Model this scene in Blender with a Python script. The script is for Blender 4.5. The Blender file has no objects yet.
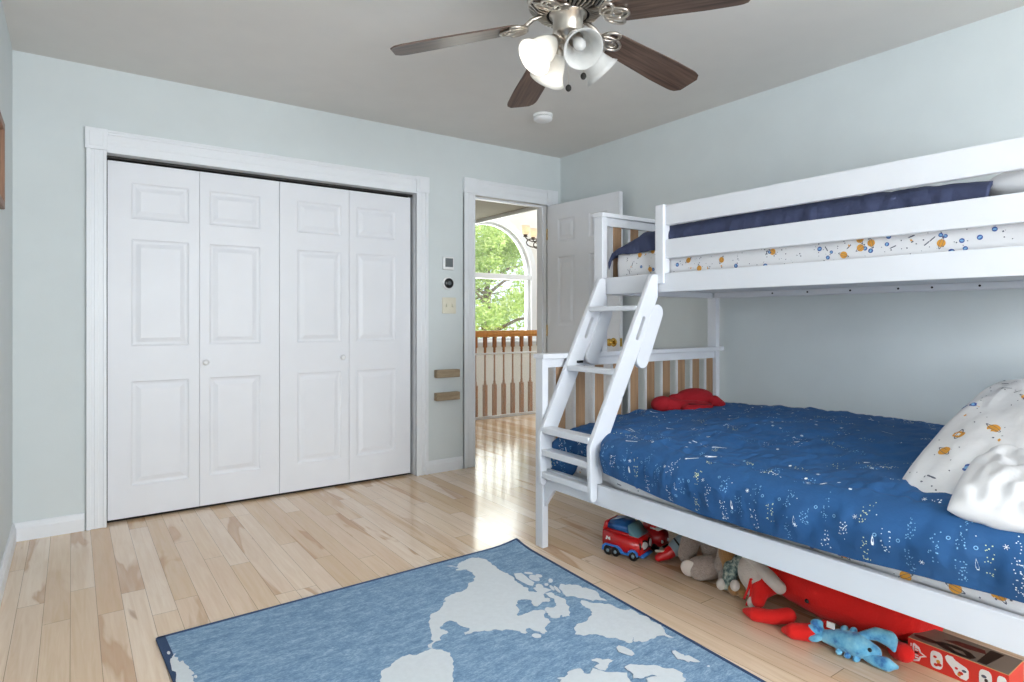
import bpy, bmesh, math, random
from mathutils import Vector, Matrix, noise
random.seed(7)
PI = math.pi
V = Vector
scene = bpy.context.scene
C = bpy.data.collections.new('bedroom'); scene.collection.children.link(C)

# ------------------------------------------------------------------ materials
def lin(c):
    return tuple((x/12.92 if x <= .04045 else ((x+.055)/1.055)**2.4) for x in (v/255. for v in c))

class NT:
    def __init__(s, m): s.t = m.node_tree; s.n = s.t.nodes; s.l = s.t.links
    def add(s, typ, **kw):
        x = s.n.new(typ)
        for k, v in kw.items(): setattr(x, k, v)
        return x
    def link(s, a, b): s.l.new(a, b)
    def math(s, op, a, b=None, c=None):
        x = s.add('ShaderNodeMath', operation=op)
        for i, v in enumerate((a, b, c)):
            if v is None: continue
            if isinstance(v, (int, float)): x.inputs[i].default_value = v
            else: s.link(v, x.inputs[i])
        return x.outputs[0]
    def mix(s, f, a, b, mode='MIX'):
        x = s.add('ShaderNodeMix', data_type='RGBA', blend_type=mode)
        for i, v in ((0, f), (6, a), (7, b)):
            if isinstance(v, (int, float)): x.inputs[i].default_value = v
            elif isinstance(v, tuple): x.inputs[i].default_value = (*v[:3], 1)
            else: s.link(v, x.inputs[i])
        return x.outputs[2]
    def ramp(s, f, stops, interp='LINEAR'):
        x = s.add('ShaderNodeValToRGB'); r = x.color_ramp; r.interpolation = interp
        while len(r.elements) < len(stops): r.elements.new(.5)
        for e, (p, c) in zip(r.elements, stops):
            e.position = p; e.color = (*c, 1) if isinstance(c, tuple) else (c, c, c, 1)
        s.link(f, x.inputs[0]); return x.outputs[0]
    def noise(s, vec, scale, detail=2, rough=.5, dist=0):
        x = s.add('ShaderNodeTexNoise'); x.inputs['Scale'].default_value = scale
        x.inputs['Detail'].default_value = detail; x.inputs['Roughness'].default_value = rough
        x.inputs['Distortion'].default_value = dist
        if vec is not None: s.link(vec, x.inputs['Vector'])
        return x.outputs[0]
    def mapping(s, vec, sc=(1, 1, 1), loc=(0, 0, 0), rot=(0, 0, 0)):
        x = s.add('ShaderNodeMapping'); x.inputs['Scale'].default_value = sc
        x.inputs['Location'].default_value = loc; x.inputs['Rotation'].default_value = rot
        s.link(vec, x.inputs['Vector']); return x.outputs[0]

def newmat(name):
    m = bpy.data.materials.new(name); m.use_nodes = True
    t = NT(m); b = t.n['Principled BSDF']
    return m, t, b

def mat(name, col, rough=.5, metal=0., var=.04, vscale=6., bump=0., bscale=60., sheen=0., coat=0., emit=0., trans=0., sc=(1, 1, 1)):
    m, t, b = newmat(name)
    c = lin(col)
    co = t.add('ShaderNodeTexCoord').outputs['Object']
    co2 = t.mapping(co, sc) if sc != (1, 1, 1) else co
    n = t.noise(co2, vscale, 3)
    f = t.ramp(n, [(.3, 0.), (.7, 1.)])
    a = tuple(max(0, x*(1-var)) for x in c); d = tuple(min(1, x*(1+var)) for x in c)
    t.link(t.mix(f, a, d), b.inputs['Base Color'])
    b.inputs['Roughness'].default_value = rough; b.inputs['Metallic'].default_value = metal
    if sheen: b.inputs['Sheen Weight'].default_value = sheen
    if coat: b.inputs['Coat Weight'].default_value = coat; b.inputs['Coat Roughness'].default_value = .1
    if trans: b.inputs['Transmission Weight'].default_value = trans
    if emit:
        b.inputs['Emission Color'].default_value = (*c, 1); b.inputs['Emission Strength'].default_value = emit
    if bump:
        bn = t.add('ShaderNodeBump'); bn.inputs['Strength'].default_value = bump; bn.inputs['Distance'].default_value = .01
        t.link(t.noise(co2, bscale, 4), bn.inputs['Height']); t.link(bn.outputs[0], b.inputs['Normal'])
    return m

def floor_mat():
    m, t, b = newmat('hardwood_planks')
    co = t.add('ShaderNodeTexCoord').outputs['Object']
    sp = t.add('ShaderNodeSeparateXYZ'); t.link(co, sp.inputs[0]); x, y = sp.outputs[0], sp.outputs[1]
    xs = t.math('DIVIDE', t.math('ADD', x, .088+8.3), .083)
    row = t.math('FLOOR', xs); fx = t.math('FRACT', xs)
    w1 = t.add('ShaderNodeTexWhiteNoise', noise_dimensions='1D'); t.link(row, w1.inputs['W'])
    ys = t.math('DIVIDE', t.math('ADD', y, t.math('MULTIPLY', w1.outputs[0], 5.3)), 1.15)
    pid = t.math('FLOOR', ys); fy = t.math('FRACT', ys)
    cb = t.add('ShaderNodeCombineXYZ'); t.link(row, cb.inputs[0]); t.link(pid, cb.inputs[1])
    w2 = t.add('ShaderNodeTexWhiteNoise', noise_dimensions='2D'); t.link(cb.outputs[0], w2.inputs['Vector'])
    r = w2.outputs[0]
    base = t.ramp(r, [(0., lin((214, 182, 146))), (.22, lin((230, 202, 170))), (.5, lin((240, 217, 191))), (.8, lin((243, 223, 201))), (1., lin((222, 188, 152)))])
    # grain, drawn out along each board and shifted from board to board
    off = t.add('ShaderNodeCombineXYZ'); t.link(t.math('MULTIPLY', r, 37.), off.inputs[2]); t.link(t.math('MULTIPLY', r, 9.), off.inputs[1])
    va = t.add('ShaderNodeVectorMath', operation='ADD'); t.link(co, va.inputs[0]); t.link(off.outputs[0], va.inputs[1])
    g = t.noise(t.mapping(va.outputs[0], (60, 3.0, 1)), 1., 5, .6, .8)
    base = t.mix(t.ramp(g, [(.35, .30), (.65, 0.)]), base, lin((196, 152, 104)))
    # heartwood figure: broad brown flames in some boards
    h = t.noise(t.mapping(va.outputs[0], (8, 1.1, 1)), 1., 3, .55, .7)
    hm = t.ramp(h, [(.55, 0.), (.60, .62), (.72, .40), (.85, .75)])
    gate = t.ramp(w2.outputs[1], [(.46, 0.), (.66, 1.)])
    base = t.mix(t.math('MULTIPLY', hm, gate), base, lin((184, 134, 88)))
    st = t.noise(t.mapping(va.outputs[0], (16, 4., 1)), 1., 2, .5, .3)
    base = t.mix(t.ramp(st, [(.72, 0.), (.78, .55)]), base, lin((150, 102, 66)))
    sx = t.math('LESS_THAN', t.math('MINIMUM', fx, t.math('SUBTRACT', 1., fx)), .011)
    sy = t.math('LESS_THAN', t.math('MINIMUM', fy, t.math('SUBTRACT', 1., fy)), .0012)
    seam = t.math('MAXIMUM', sx, sy)
    base = t.mix(t.math('MULTIPLY', seam, .62), base, lin((112, 76, 48)))
    t.link(base, b.inputs['Base Color'])
    b.inputs['Roughness'].default_value = .14
    b.inputs['IOR'].default_value = 1.5
    bn = t.add('ShaderNodeBump'); bn.inputs['Strength'].default_value = .10; bn.inputs['Distance'].default_value = .002
    t.link(t.math('SUBTRACT', g, seam), bn.inputs['Height']); t.link(bn.outputs[0], b.inputs['Normal'])
    return m

def wood_mat(name, c1, c2, sc=(3, 60, 60), rough=.45):
    m, t, b = newmat(name)
    co = t.add('ShaderNodeTexCoord').outputs['Object']
    n = t.noise(t.mapping(co, sc), 1., 4, .6, .6)
    t.link(t.ramp(n, [(.3, lin(c1)), (.7, lin(c2))]), b.inputs['Base Color'])
    b.inputs['Roughness'].default_value = rough
    return m

def rug_mat():
    m, t, b = newmat('rug_blue')
    co = t.add('ShaderNodeTexCoord').outputs['Object']
    n1 = t.noise(t.mapping(co, (90, 260, 90)), 1., 4, .7)
    n2 = t.noise(t.mapping(co, (14, 40, 14)), 1., 4, .7)
    s = t.math('ADD', t.math('MULTIPLY', n1, .6), t.math('MULTIPLY', n2, .4))
    t.link(t.ramp(s, [(.36, lin((88, 122, 156))), (.5, lin((124, 156, 186))), (.64, lin((168, 194, 214)))]), b.inputs['Base Color'])
    b.inputs['Roughness'].default_value = .9
    bn = t.add('ShaderNodeBump'); bn.inputs['Strength'].default_value = .3; bn.inputs['Distance'].default_value = .003
    t.link(n1, bn.inputs['Height']); t.link(bn.outputs[0], b.inputs['Normal'])
    return m

def thin_mat(name, col, transp, gloss=0., rough=.05):
    """sheer or glazed thin sheet: see-through mixed with a diffuse/translucent or glossy surface"""
    m = bpy.data.materials.new(name); m.use_nodes = True; t = NT(m)
    out = t.n['Material Output']; t.n.remove(t.n['Principled BSDF'])
    tr = t.add('ShaderNodeBsdfTransparent')
    if gloss:
        s = t.add('ShaderNodeBsdfGlossy'); s.inputs['Roughness'].default_value = rough
    else:
        s = t.add('ShaderNodeBsdfDiffuse')
    s.inputs['Color'].default_value = (*lin(col), 1)
    mx = t.add('ShaderNodeMixShader'); mx.inputs[0].default_value = 1-transp
    t.link(tr.outputs[0], mx.inputs[1]); t.link(s.outputs[0], mx.inputs[2]); t.link(mx.outputs[0], out.inputs[0])
    return m

def trans_mat(name, col, tw=.6, rough=.3, var=0.1):
    """frosted glass or leaf: diffuse front mixed with light passing through"""
    m = bpy.data.materials.new(name); m.use_nodes = True; t = NT(m)
    out = t.n['Material Output']; b = t.n['Principled BSDF']
    b.inputs['Roughness'].default_value = rough
    co = t.add('ShaderNodeTexCoord').outputs['Object']
    n = t.ramp(t.noise(co, 25, 3, .6, 1.), [(.3, tuple(x*(1-var) for x in lin(col))), (.7, lin(col))])
    t.link(n, b.inputs['Base Color'])
    s = t.add('ShaderNodeBsdfTranslucent'); t.link(n, s.inputs['Color'])
    mx = t.add('ShaderNodeMixShader'); mx.inputs[0].default_value = tw
    t.link(b.outputs[0], mx.inputs[1]); t.link(s.outputs[0], mx.inputs[2]); t.link(mx.outputs[0], out.inputs[0])
    return m

def leaf_mat(name, c1, c2, c3):
    m = bpy.data.materials.new(name); m.use_nodes = True; t = NT(m)
    out = t.n['Material Output']; b = t.n['Principled BSDF']; b.inputs['Roughness'].default_value = .6
    g = t.add('ShaderNodeNewGeometry').outputs['Random Per Island']
    c = t.ramp(g, [(0., lin(c1)), (.5, lin(c2)), (1., lin(c3))])
    t.link(c, b.inputs['Base Color'])
    s = t.add('ShaderNodeBsdfTranslucent'); t.link(c, s.inputs['Color'])
    mx = t.add('ShaderNodeMixShader'); mx.inputs[0].default_value = .45
    t.link(b.outputs[0], mx.inputs[1]); t.link(s.outputs[0], mx.inputs[2]); t.link(mx.outputs[0], out.inputs[0])
    return m

K = dict(
    wall=mat('sage_wall_paint', (216, 223, 224), .75, var=.015, bump=.05, bscale=220),
    hall=mat('white_hall_paint', (232, 231, 226), .75, var=.015),
    halltan=mat('taupe_hall_ceiling', (128, 120, 104), .8, var=.02),
    ceil=mat('ceiling_paint', (226, 224, 220), .85, var=.015, bump=.05, bscale=200),
    trim=mat('white_trim_gloss', (236, 239, 243), .35, var=.01),
    door=mat('white_door_paint', (234, 236, 241), .42, var=.012),
    bed=mat('white_bed_lacquer', (222, 225, 231), .36, var=.012),
    dark=mat('dark_gap', (40, 38, 36), .8),
    floor=floor_mat(),
    slat=wood_mat('bare_slat_wood', (142, 112, 84), (172, 138, 106), (40, 40, 2.5), .6),
    oak=wood_mat('golden_oak', (196, 128, 54), (222, 158, 84), (30, 30, 3), .35),
    oakdark=wood_mat('oak_baluster', (134, 80, 38), (178, 112, 56), (30, 30, 3), .4),
    shelfwood=wood_mat('grey_brown_shelf_wood', (146, 128, 104), (176, 158, 132), (8, 60, 60), .6),
    walnut=wood_mat('fan_blade_walnut', (58, 44, 38), (116, 94, 82), (4, 75, 40), .35),
    nickel=mat('brushed_nickel', (196, 188, 178), .28, 1., var=.05, vscale=40),
    nickdark=mat('dark_vent', (52, 50, 48), .6, .6),
    brass=mat('polished_brass', (214, 176, 92), .22, 1.),
    bronze=mat('dark_bronze', (84, 74, 66), .4, .8),
    glass_sh=trans_mat('frosted_shade_glass', (232, 232, 230), .34, .25, .10),
    bulb=mat('lit_bulb', (255, 244, 226), .4, emit=2.2),
    cup=trans_mat('lit_cup_glass', (250, 240, 226), .6, .3, .05), bulbhot=mat('bright_bulb', (255, 240, 216), .4, emit=6.),
    pane=thin_mat('window_glass', (255, 255, 255), .94, gloss=1.),
    net=thin_mat('sheer_guard_net', (240, 240, 236), .87),
    rug=rug_mat(),
    rugland=mat('rug_pale_land', (216, 222, 226), .92, var=.03, vscale=60, bump=.2, bscale=300),
    rugedge=mat('rug_navy_binding', (48, 72, 108), .85, bump=.2, bscale=200),
    navy=mat('navy_quilt_cotton', (56, 64, 94), .85, var=.12, vscale=18, bump=.8, bscale=16),
    blue=mat('star_print_blue_cotton', (32, 84, 136), .8, var=.08, vscale=9, bump=.75, bscale=15),
    sheet=mat('white_cotton_sheet', (228, 228, 231), .8, var=.02, vscale=10, bump=.2, bscale=22),
    pillow=mat('white_pillow_cotton', (228, 228, 230), .8, var=.02, bump=.5, bscale=9),
    pw=mat('print_white', (238, 244, 250), .8),
    pyel=mat('print_pale_yellow', (226, 232, 176), .8),
    plb=mat('print_light_blue', (130, 180, 220), .8),
    pnavy=mat('print_navy', (66, 92, 160), .8),
    por=mat('print_orange', (222, 158, 60), .8),
    pgrey=mat('print_charcoal', (92, 96, 112), .8),
    red=mat('red_plush', (232, 24, 18), .85, var=.08, bump=.3, bscale=150, sheen=.1),
    dred=mat('dark_red_plush', (150, 8, 24), .9, var=.08, bump=.3, bscale=150),
    aqua=None, greyp=mat('mauve_grey_plush', (176, 160, 150), .95, var=.1, vscale=60, bump=.8, bscale=180, sheen=.4),
    palep=mat('pale_grey_plush', (214, 206, 198), .92, var=.05, vscale=30, bump=.4, bscale=160, sheen=.4),
    brownp=mat('brown_plush', (176, 132, 82), .92, var=.1, vscale=40, bump=.5, bscale=160, sheen=.4),
    greyin=mat('pale_paw_pad', (216, 204, 196), .9),
    black=mat('black_plastic', (18, 18, 20), .3),
    bred=mat('red_toy_plastic', (214, 22, 28), .28, coat=.4),
    bblue=mat('blue_toy_plastic', (34, 104, 176), .3, coat=.3),
    bsky=mat('mid_blue_toy_plastic', (60, 130, 216), .3),
    bglass=mat('teal_toy_windscreen', (110, 160, 176), .12),
    bwhite=mat('white_toy_plastic', (236, 236, 236), .3),
    bgrey=mat('grey_toy_plastic', (140, 160, 172), .4),
    cream=mat('cream_switch_plate', (226, 222, 204), .4),
    devw=mat('white_device_plastic', (240, 241, 242), .35),
    devg=mat('grey_device_screen', (112, 118, 120), .2),
    cardred=mat('red_card', (214, 52, 42), .4),
    cardgrey=mat('grey_brown_card', (128, 116, 106), .5),
    carddark=mat('dark_print_card', (46, 34, 30), .45),
    carddredbrown=mat('maroon_print_card', (104, 46, 42), .45),
    cardedge=mat('bare_card_edge', (206, 170, 120), .7),
    maroon=mat('maroon_fabric', (104, 16, 28), .9, bump=.3),
    frame=wood_mat('brown_frame_wood', (122, 88, 68), (156, 116, 90), (60, 60, 4), .5),
    paper=mat('pale_picture_paper', (212, 196, 176), .8, var=.15, vscale=8),
    leafa=leaf_mat('sunlit_leaves', (150, 180, 96), (190, 210, 124), (222, 232, 164)),
    leafb=leaf_mat('mid_green_leaves', (124, 154, 92), (162, 188, 118), (196, 214, 150)),
    bark=mat('tree_bark', (120, 104, 88), .9, var=.2, vscale=20, bump=.6),
    grass=mat('lawn', (120, 150, 80), .95, var=.2, vscale=3),
)
def aqua():
    m, t, b = newmat('aqua_plush')
    co = t.add('ShaderNodeTexCoord').outputs['Object']
    n = t.noise(co, 24, 3, .6); 
    t.link(t.ramp(n, [(.36, lin((56, 122, 190))), (.47, lin((96, 176, 220))), (.62, lin((130, 202, 234))), (.75, lin((160, 214, 236)))]), b.inputs['Base Color'])
    b.inputs['Roughness'].default_value = .75; b.inputs['Sheen Weight'].default_value = .4
    return m
K['aqua'] = aqua()
def scarf_mat():
    m, t, b = newmat('checked_scarf')
    co = t.add('ShaderNodeTexCoord').outputs['Object']
    n = t.noise(co, 70, 3)
    t.link(t.ramp(n, [(.4, lin((84, 104, 104))), (.55, lin((150, 166, 158))), (.7, lin((206, 206, 190)))]), b.inputs['Base Color'])
    b.inputs['Roughness'].default_value = .9
    return m
K['scarf'] = scarf_mat()

# ------------------------------------------------------------------ object helpers
def tag(o, label=None, cat=None, group=None, kind=None):
    if label: o['label'] = label
    if cat: o['category'] = cat
    if group: o['group'] = group
    if kind: o['kind'] = kind
    return o
def empty(name, loc=(0, 0, 0), rz=0., label=None, cat=None, group=None, kind=None):
    o = bpy.data.objects.new(name, None); o.empty_display_size = .1; C.objects.link(o)
    o.location = loc; o.rotation_euler = (0, 0, rz)
    return tag(o, label, cat, group, kind)
def setmats(me, m):
    for k in (m if isinstance(m, (list, tuple)) else [m]): me.materials.append(K[k] if isinstance(k, str) else k)
def obj(name, bm, m, parent=None, smooth=False, world=True, bevel=0., label=None, cat=None, group=None, kind=None, normals=True):
    """link bm as ONE mesh object; world=True: its coordinates are world ones even under a moved parent"""
    if normals: bmesh.ops.recalc_face_normals(bm, faces=bm.faces[:])
    me = bpy.data.meshes.new(name); bm.to_mesh(me); bm.free()
    return obj_me(name, me, m, parent, smooth, world, bevel, label, cat, group, kind)
def obj_me(name, me, m, parent=None, smooth=False, world=True, bevel=0., label=None, cat=None, group=None, kind=None):
    setmats(me, m)
    o = bpy.data.objects.new(name, me); C.objects.link(o)
    if smooth:
        for p in me.polygons: p.use_smooth = True
    if parent is not None:
        o.parent = parent
        if world:
            p, chain = parent, Matrix.Identity(4)
            while p is not None:
                chain = p.matrix_basis if p.parent is None else p.matrix_parent_inverse @ p.matrix_basis
                if p.parent is None: base = p.matrix_basis.copy(); break
                p = p.parent
            # every parent chain here is identity below the root
            if parent.parent is None: o.matrix_parent_inverse = parent.matrix_basis.inverted()
    if bevel:
        md = o.modifiers.new('soft_edges', 'BEVEL'); md.width = bevel; md.segments = 2; md.limit_method = 'ANGLE'; md.angle_limit = .6
        md.harden_normals = False
    return tag(o, label, cat, group, kind)
def B(): return bmesh.new()
def box(bm, x0, x1, y0, y1, z0, z1, mi=0, M=None):
    vs = [bm.verts.new((x, y, z)) for z in (z0, z1) for y in (y0, y1) for x in (x0, x1)]
    if M is not None:
        for v in vs: v.co = M @ v.co
    for f in ((0, 1, 3, 2), (4, 6, 7, 5), (0, 4, 5, 1), (2, 3, 7, 6), (0, 2, 6, 4), (1, 5, 7, 3)):
        bm.faces.new([vs[i] for i in f]).material_index = mi
    return bm
def bx(*a, **k): return box(B(), *a, **k)
def prism(bm, pts, axis, a0, a1, mi=0):
    """extrude a 2D outline: axis 'x': pts are (y,z); 'y': (x,z); 'z': (x,y)"""
    f = {'x': lambda p, a: (a, p[0], p[1]), 'y': lambda p, a: (p[0], a, p[1]), 'z': lambda p, a: (p[0], p[1], a)}[axis]
    lo = [bm.verts.new(f(p, a0)) for p in pts]; hi = [bm.verts.new(f(p, a1)) for p in pts]
    n = len(pts)
    for q in (bm.faces.new(lo[::-1]), bm.faces.new(hi)): q.material_index = mi
    for i in range(n): bm.faces.new((lo[i], lo[(i+1) % n], hi[(i+1) % n], hi[i])).material_index = mi
    return bm
def lathe(bm, prof, M=None, seg=24, mi=0, cap=True):
    rings = []
    for r, z in prof:
        rings.append([bm.verts.new((r*math.cos(2*PI*k/seg), r*math.sin(2*PI*k/seg), z)) for k in range(seg)])
    for a, b in zip(rings, rings[1:]):
        for k in range(seg): bm.faces.new((a[k], a[(k+1) % seg], b[(k+1) % seg], b[k])).material_index = mi
    if cap:
        for r in (rings[0][::-1], rings[-1]): bm.faces.new(r).material_index = mi
    if M is not None:
        for r in rings:
            for v in r: v.co = M @ v.co
    return bm
def frame_to(p, d, up=V((0, 0, 1))):
    """matrix whose local z runs along d, origin p"""
    d = V(d).normalized(); q = d.to_track_quat('Z', 'Y')
    return Matrix.Translation(V(p)) @ q.to_matrix().to_4x4()
def tube(bm, path, r, seg=8, closed=False, mi=0):
    path = [V(p) for p in path]; n = len(path); rs = r if isinstance(r, (list, tuple)) else [r]*n
    rings = []; prev = None
    for i, p in enumerate(path):
        a = path[i-1] if (i or closed) else p; b = path[(i+1) % n] if (i < n-1 or closed) else p
        d = (b-a).normalized()
        ref = prev if prev is not None else (V((0, 0, 1)) if abs(d.z) < .9 else V((1, 0, 0)))
        s = (ref - d*ref.dot(d)).normalized(); t = d.cross(s); prev = s
        rings.append([bm.verts.new(p + (s*math.cos(2*PI*k/seg)+t*math.sin(2*PI*k/seg))*rs[i]) for k in range(seg)])
    m = n if closed else n-1
    for i in range(m):
        a, b = rings[i], rings[(i+1) % n]
        for k in range(seg): bm.faces.new((a[k], a[(k+1) % seg], b[(k+1) % seg], b[k])).material_index = mi
    if not closed:
        bm.faces.new(rings[0][::-1]).material_index = mi; bm.faces.new(rings[-1]).material_index = mi
    return bm
def ball(bm, c, r, rot=None, seg=20, rings=12, mi=0):
    """ellipsoid of radii r at c"""
    r = (r, r, r) if isinstance(r, (int, float)) else r
    M = Matrix.Translation(V(c)) @ (rot.to_matrix().to_4x4() if rot is not None else Matrix.Identity(4)) @ Matrix.Diagonal((*r, 1))
    q = bmesh.ops.create_uvsphere(bm, u_segments=seg, v_segments=rings, radius=1, matrix=M)
    for v in q['verts']:
        for f in v.link_faces: f.material_index = mi
    return bm
def limb(bm, pts, rs, seg=14):
    """tapered rounded limb through pts"""
    P = [V(p) for p in pts]
    for i in range(len(P)-1):
        a, b = P[i], P[i+1]
        tube(bm, [a, b], [rs[i], rs[i+1]], seg)
    for p, r in zip(P, rs): ball(bm, p, r, seg=seg, rings=10)
    return bm
def fused(bm, voxel=.006, smooth=6):
    """weld overlapping lobes into one continuous skin"""
    me = bpy.data.meshes.new('tmp'); bm.to_mesh(me); bm.free()
    o = bpy.data.objects.new('tmp', me); C.objects.link(o)
    md = o.modifiers.new('r', 'REMESH'); md.mode = 'VOXEL'; md.voxel_size = voxel
    sm = o.modifiers.new('s', 'SMOOTH'); sm.iterations = smooth; sm.factor = .5
    dg = bpy.context.evaluated_depsgraph_get()
    r = bpy.data.meshes.new_from_object(o.evaluated_get(dg)); bpy.data.objects.remove(o)
    return r
def plate2d(loops, axis, a0, a1):
    """flat plate with holes: first loop the outline, others holes; axis as in prism"""
    cu = bpy.data.curves.new('tmp', 'CURVE'); cu.dimensions = '2D'; cu.fill_mode = 'BOTH'; cu.extrude = abs(a1-a0)/2
    for lp in loops:
        s = cu.splines.new('POLY'); s.points.add(len(lp)-1); s.use_cyclic_u = True
        for p, q in zip(s.points, lp): p.co = (q[0], q[1], 0, 1)
    o = bpy.data.objects.new('tmp', cu); C.objects.link(o)
    dg = bpy.context.evaluated_depsgraph_get()
    me = bpy.data.meshes.new_from_object(o.evaluated_get(dg)); bpy.data.objects.remove(o)
    bm = B(); bm.from_mesh(me); bpy.data.meshes.remove(me)
    mid = (a0+a1)/2
    for v in bm.verts:
        x, y, z = v.co
        v.co = {'x': (z+mid, x, y), 'y': (x, z+mid, y), 'z': (x, y, z+mid)}[axis]
    bmesh.ops.remove_doubles(bm, verts=bm.verts[:], dist=1e-5)
    return bm
def cr(p, t):
    """Catmull-Rom through (knot, value...) rows"""
    n = len(p)
    i = 0
    while i < n-2 and t > p[i+1][0]: i += 1
    a, b = p[i], p[i+1]
    u = min(1, max(0, (t-a[0])/(b[0]-a[0])))
    z = p[max(0, i-1)]; c = p[min(n-1, i+2)]
    out = []
    for k in range(1, len(a)):
        m0 = (b[k]-z[k])/max(1e-6, b[0]-z[0])*(b[0]-a[0]); m1 = (c[k]-a[k])/max(1e-6, c[0]-a[0])*(b[0]-a[0])
        out.append((2*u**3-3*u*u+1)*a[k]+(u**3-2*u*u+u)*m0+(-2*u**3+3*u*u)*b[k]+(u**3-u*u)*m1)
    return out
def pl(p, t):
    if t <= p[0][0]: return p[0][1]
    for a, b in zip(p, p[1:]):
        if t <= b[0]: return a[1]+(b[1]-a[1])*(t-a[0])/(b[0]-a[0])
    return p[-1][1]
def nz(x, y, z=0.): return noise.noise(V((x, y, z)))
def normal_at(S, u, v, h=.004):
    a = S(min(1, u+h), v)-S(max(0, u-h), v); b = S(u, min(1, v+h))-S(u, max(0, v-h))
    n = a.cross(b); return n.normalized() if n.length > 1e-12 else V((0, 0, 1))
def cloth(bm, S, nu, nv, thick, side=1, mi=0):
    """a cloth of real thickness over the surface S(u,v); side turns which way is outside"""
    out, inn = [], []
    for i in range(nu+1):
        ro, ri = [], []
        for j in range(nv+1):
            u, v = i/nu, j/nv; p = S(u, v); n = normal_at(S, u, v)*side
            ro.append(bm.verts.new(p)); ri.append(bm.verts.new(p-n*thick))
        out.append(ro); inn.append(ri)
    q = lambda *f: setattr(bm.faces.new(f), 'material_index', mi)
    for i in range(nu):
        for j in range(nv):
            q(out[i][j], out[i+1][j], out[i+1][j+1], out[i][j+1]); q(inn[i][j], inn[i][j+1], inn[i+1][j+1], inn[i+1][j])
    for i in range(nu):
        q(out[i][0], inn[i][0], inn[i+1][0], out[i+1][0]); q(out[i][nv], out[i+1][nv], inn[i+1][nv], inn[i][nv])
    for j in range(nv):
        q(out[0][j], out[0][j+1], inn[0][j+1], inn[0][j]); q(out[nu][j], inn[nu][j], inn[nu][j+1], out[nu][j+1])
def printed(bm, S, u, v, shape, mi, side=1, eps=.0008, ring=None):
    """a printed motif lying on the cloth: shape is an outline in metres about (u,v)"""
    h = .003
    su = (S(min(1, u+h), v)-S(max(0, u-h), v)).length/(min(1, u+h)-max(0, u-h))
    sv = (S(u, min(1, v+h))-S(u, max(0, v-h))).length/(min(1, v+h)-max(0, v-h))
    n = normal_at(S, u, v)*side
    at = lambda a, b: S(min(1, max(0, u+a/su)), min(1, max(0, v+b/sv)))+n*eps
    vs = [bm.verts.new(at(*p)) for p in shape]
    if ring:
        k = [bm.verts.new(at(p[0]*ring, p[1]*ring)) for p in shape]; m = len(vs)
        for i in range(m): bm.faces.new((vs[i], vs[(i+1) % m], k[(i+1) % m], k[i])).material_index = mi
    else:
        c = bm.verts.new(at(sum(p[0] for p in shape)/len(shape), sum(p[1] for p in shape)/len(shape)))
        for i in range(len(vs)): bm.faces.new((vs[i], vs[(i+1) % len(vs)], c)).material_index = mi
def circ(r, n=8, ex=1., rot=0., ox=0., oy=0.):
    o = []
    for k in range(n):
        a = 2*PI*k/n; x, y = r*ex*math.cos(a), r*math.sin(a)
        o.append((ox+x*math.cos(rot)-y*math.sin(rot), oy+x*math.sin(rot)+y*math.cos(rot)))
    return o
def rotp(ps, a): return [(x*math.cos(a)-y*math.sin(a), x*math.sin(a)+y*math.cos(a)) for x, y in ps]

# ------------------------------------------------------------------ room shell
XL, XR, YB, YF, H = -.24, 3.30, 3.925, -1.7, 2.44
W = .125           # thickness of the partition
fl = B(); box(fl, XL-.1, XR+.1, YF-.15, YB+W/2, -.12, 0); box(fl, 2.3, 7.2, YB+W/2, 5.80, -.12, 0)
obj('floor', fl, 'floor', kind='structure')
obj('ceiling', bx(XL-.1, XR+.1, YF-.1, YB+W, H, H+.12), 'ceil', kind='structure')
wb = B()
for a in ((XL-.1, .136, 0, H), (.136, 1.984, 2.0, H), (1.984, 2.441, 0, H), (2.441, 3.164, 2.046, H), (3.164, XR+.1, 0, H)):
    box(wb, a[0], a[1], YB, YB+W, a[2], a[3])
obj('wall_back', wb, 'wall', kind='structure')
obj('wall_right', bx(XR, XR+.1, YF-.1, YB, 0, H), 'wall', kind='structure')
obj('wall_left', bx(XL-.1, XL, YF-.1, YB, 0, H), 'wall', kind='structure')
WX0, WX1, WZ0, WZ1 = .05, 2.25, .80, 2.12
wf = B()
for a in ((XL, WX0, 0, H), (WX1, XR, 0, H), (WX0, WX1, 0, WZ0), (WX0, WX1, WZ1, H)):
    box(wf, a[0], a[1], YF-.12, YF, a[2], a[3])
obj('wall_front', wf, 'wall', kind='structure')
# window behind the photographer
w2 = empty('window_2', (1.15, YF-.06, WZ0), kind='structure')
fr = B()
for x in (WX0, (WX0+WX1)/2-.025, WX1-.05): box(fr, x, x+.05, YF-.10, YF-.04, WZ0, WZ1)
for z in (WZ0, (WZ0+WZ1)/2-.02, WZ1-.05): box(fr, WX0, WX1, YF-.10, YF-.04, z, z+.05)
obj('window_frame', fr, 'trim', w2)
obj('pane', bx(WX0+.02, WX1-.02, YF-.075, YF-.070, WZ0+.02, WZ1-.02), 'pane', w2)
cs = B()
box(cs, WX0-.09, WX0, YF, YF+.02, WZ0-.09, WZ1+.09); box(cs, WX1, WX1+.09, YF, YF+.02, WZ0-.09, WZ1+.09)
box(cs, WX0, WX1, YF, YF+.02, WZ1, WZ1+.09); box(cs, WX0-.11, WX1+.11, YF, YF+.05, WZ0-.03, WZ0); box(cs, WX0, WX1, YF, YF+.02, WZ0-.12, WZ0-.03)
obj('window_casing', cs, 'trim', w2, bevel=.003)

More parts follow.
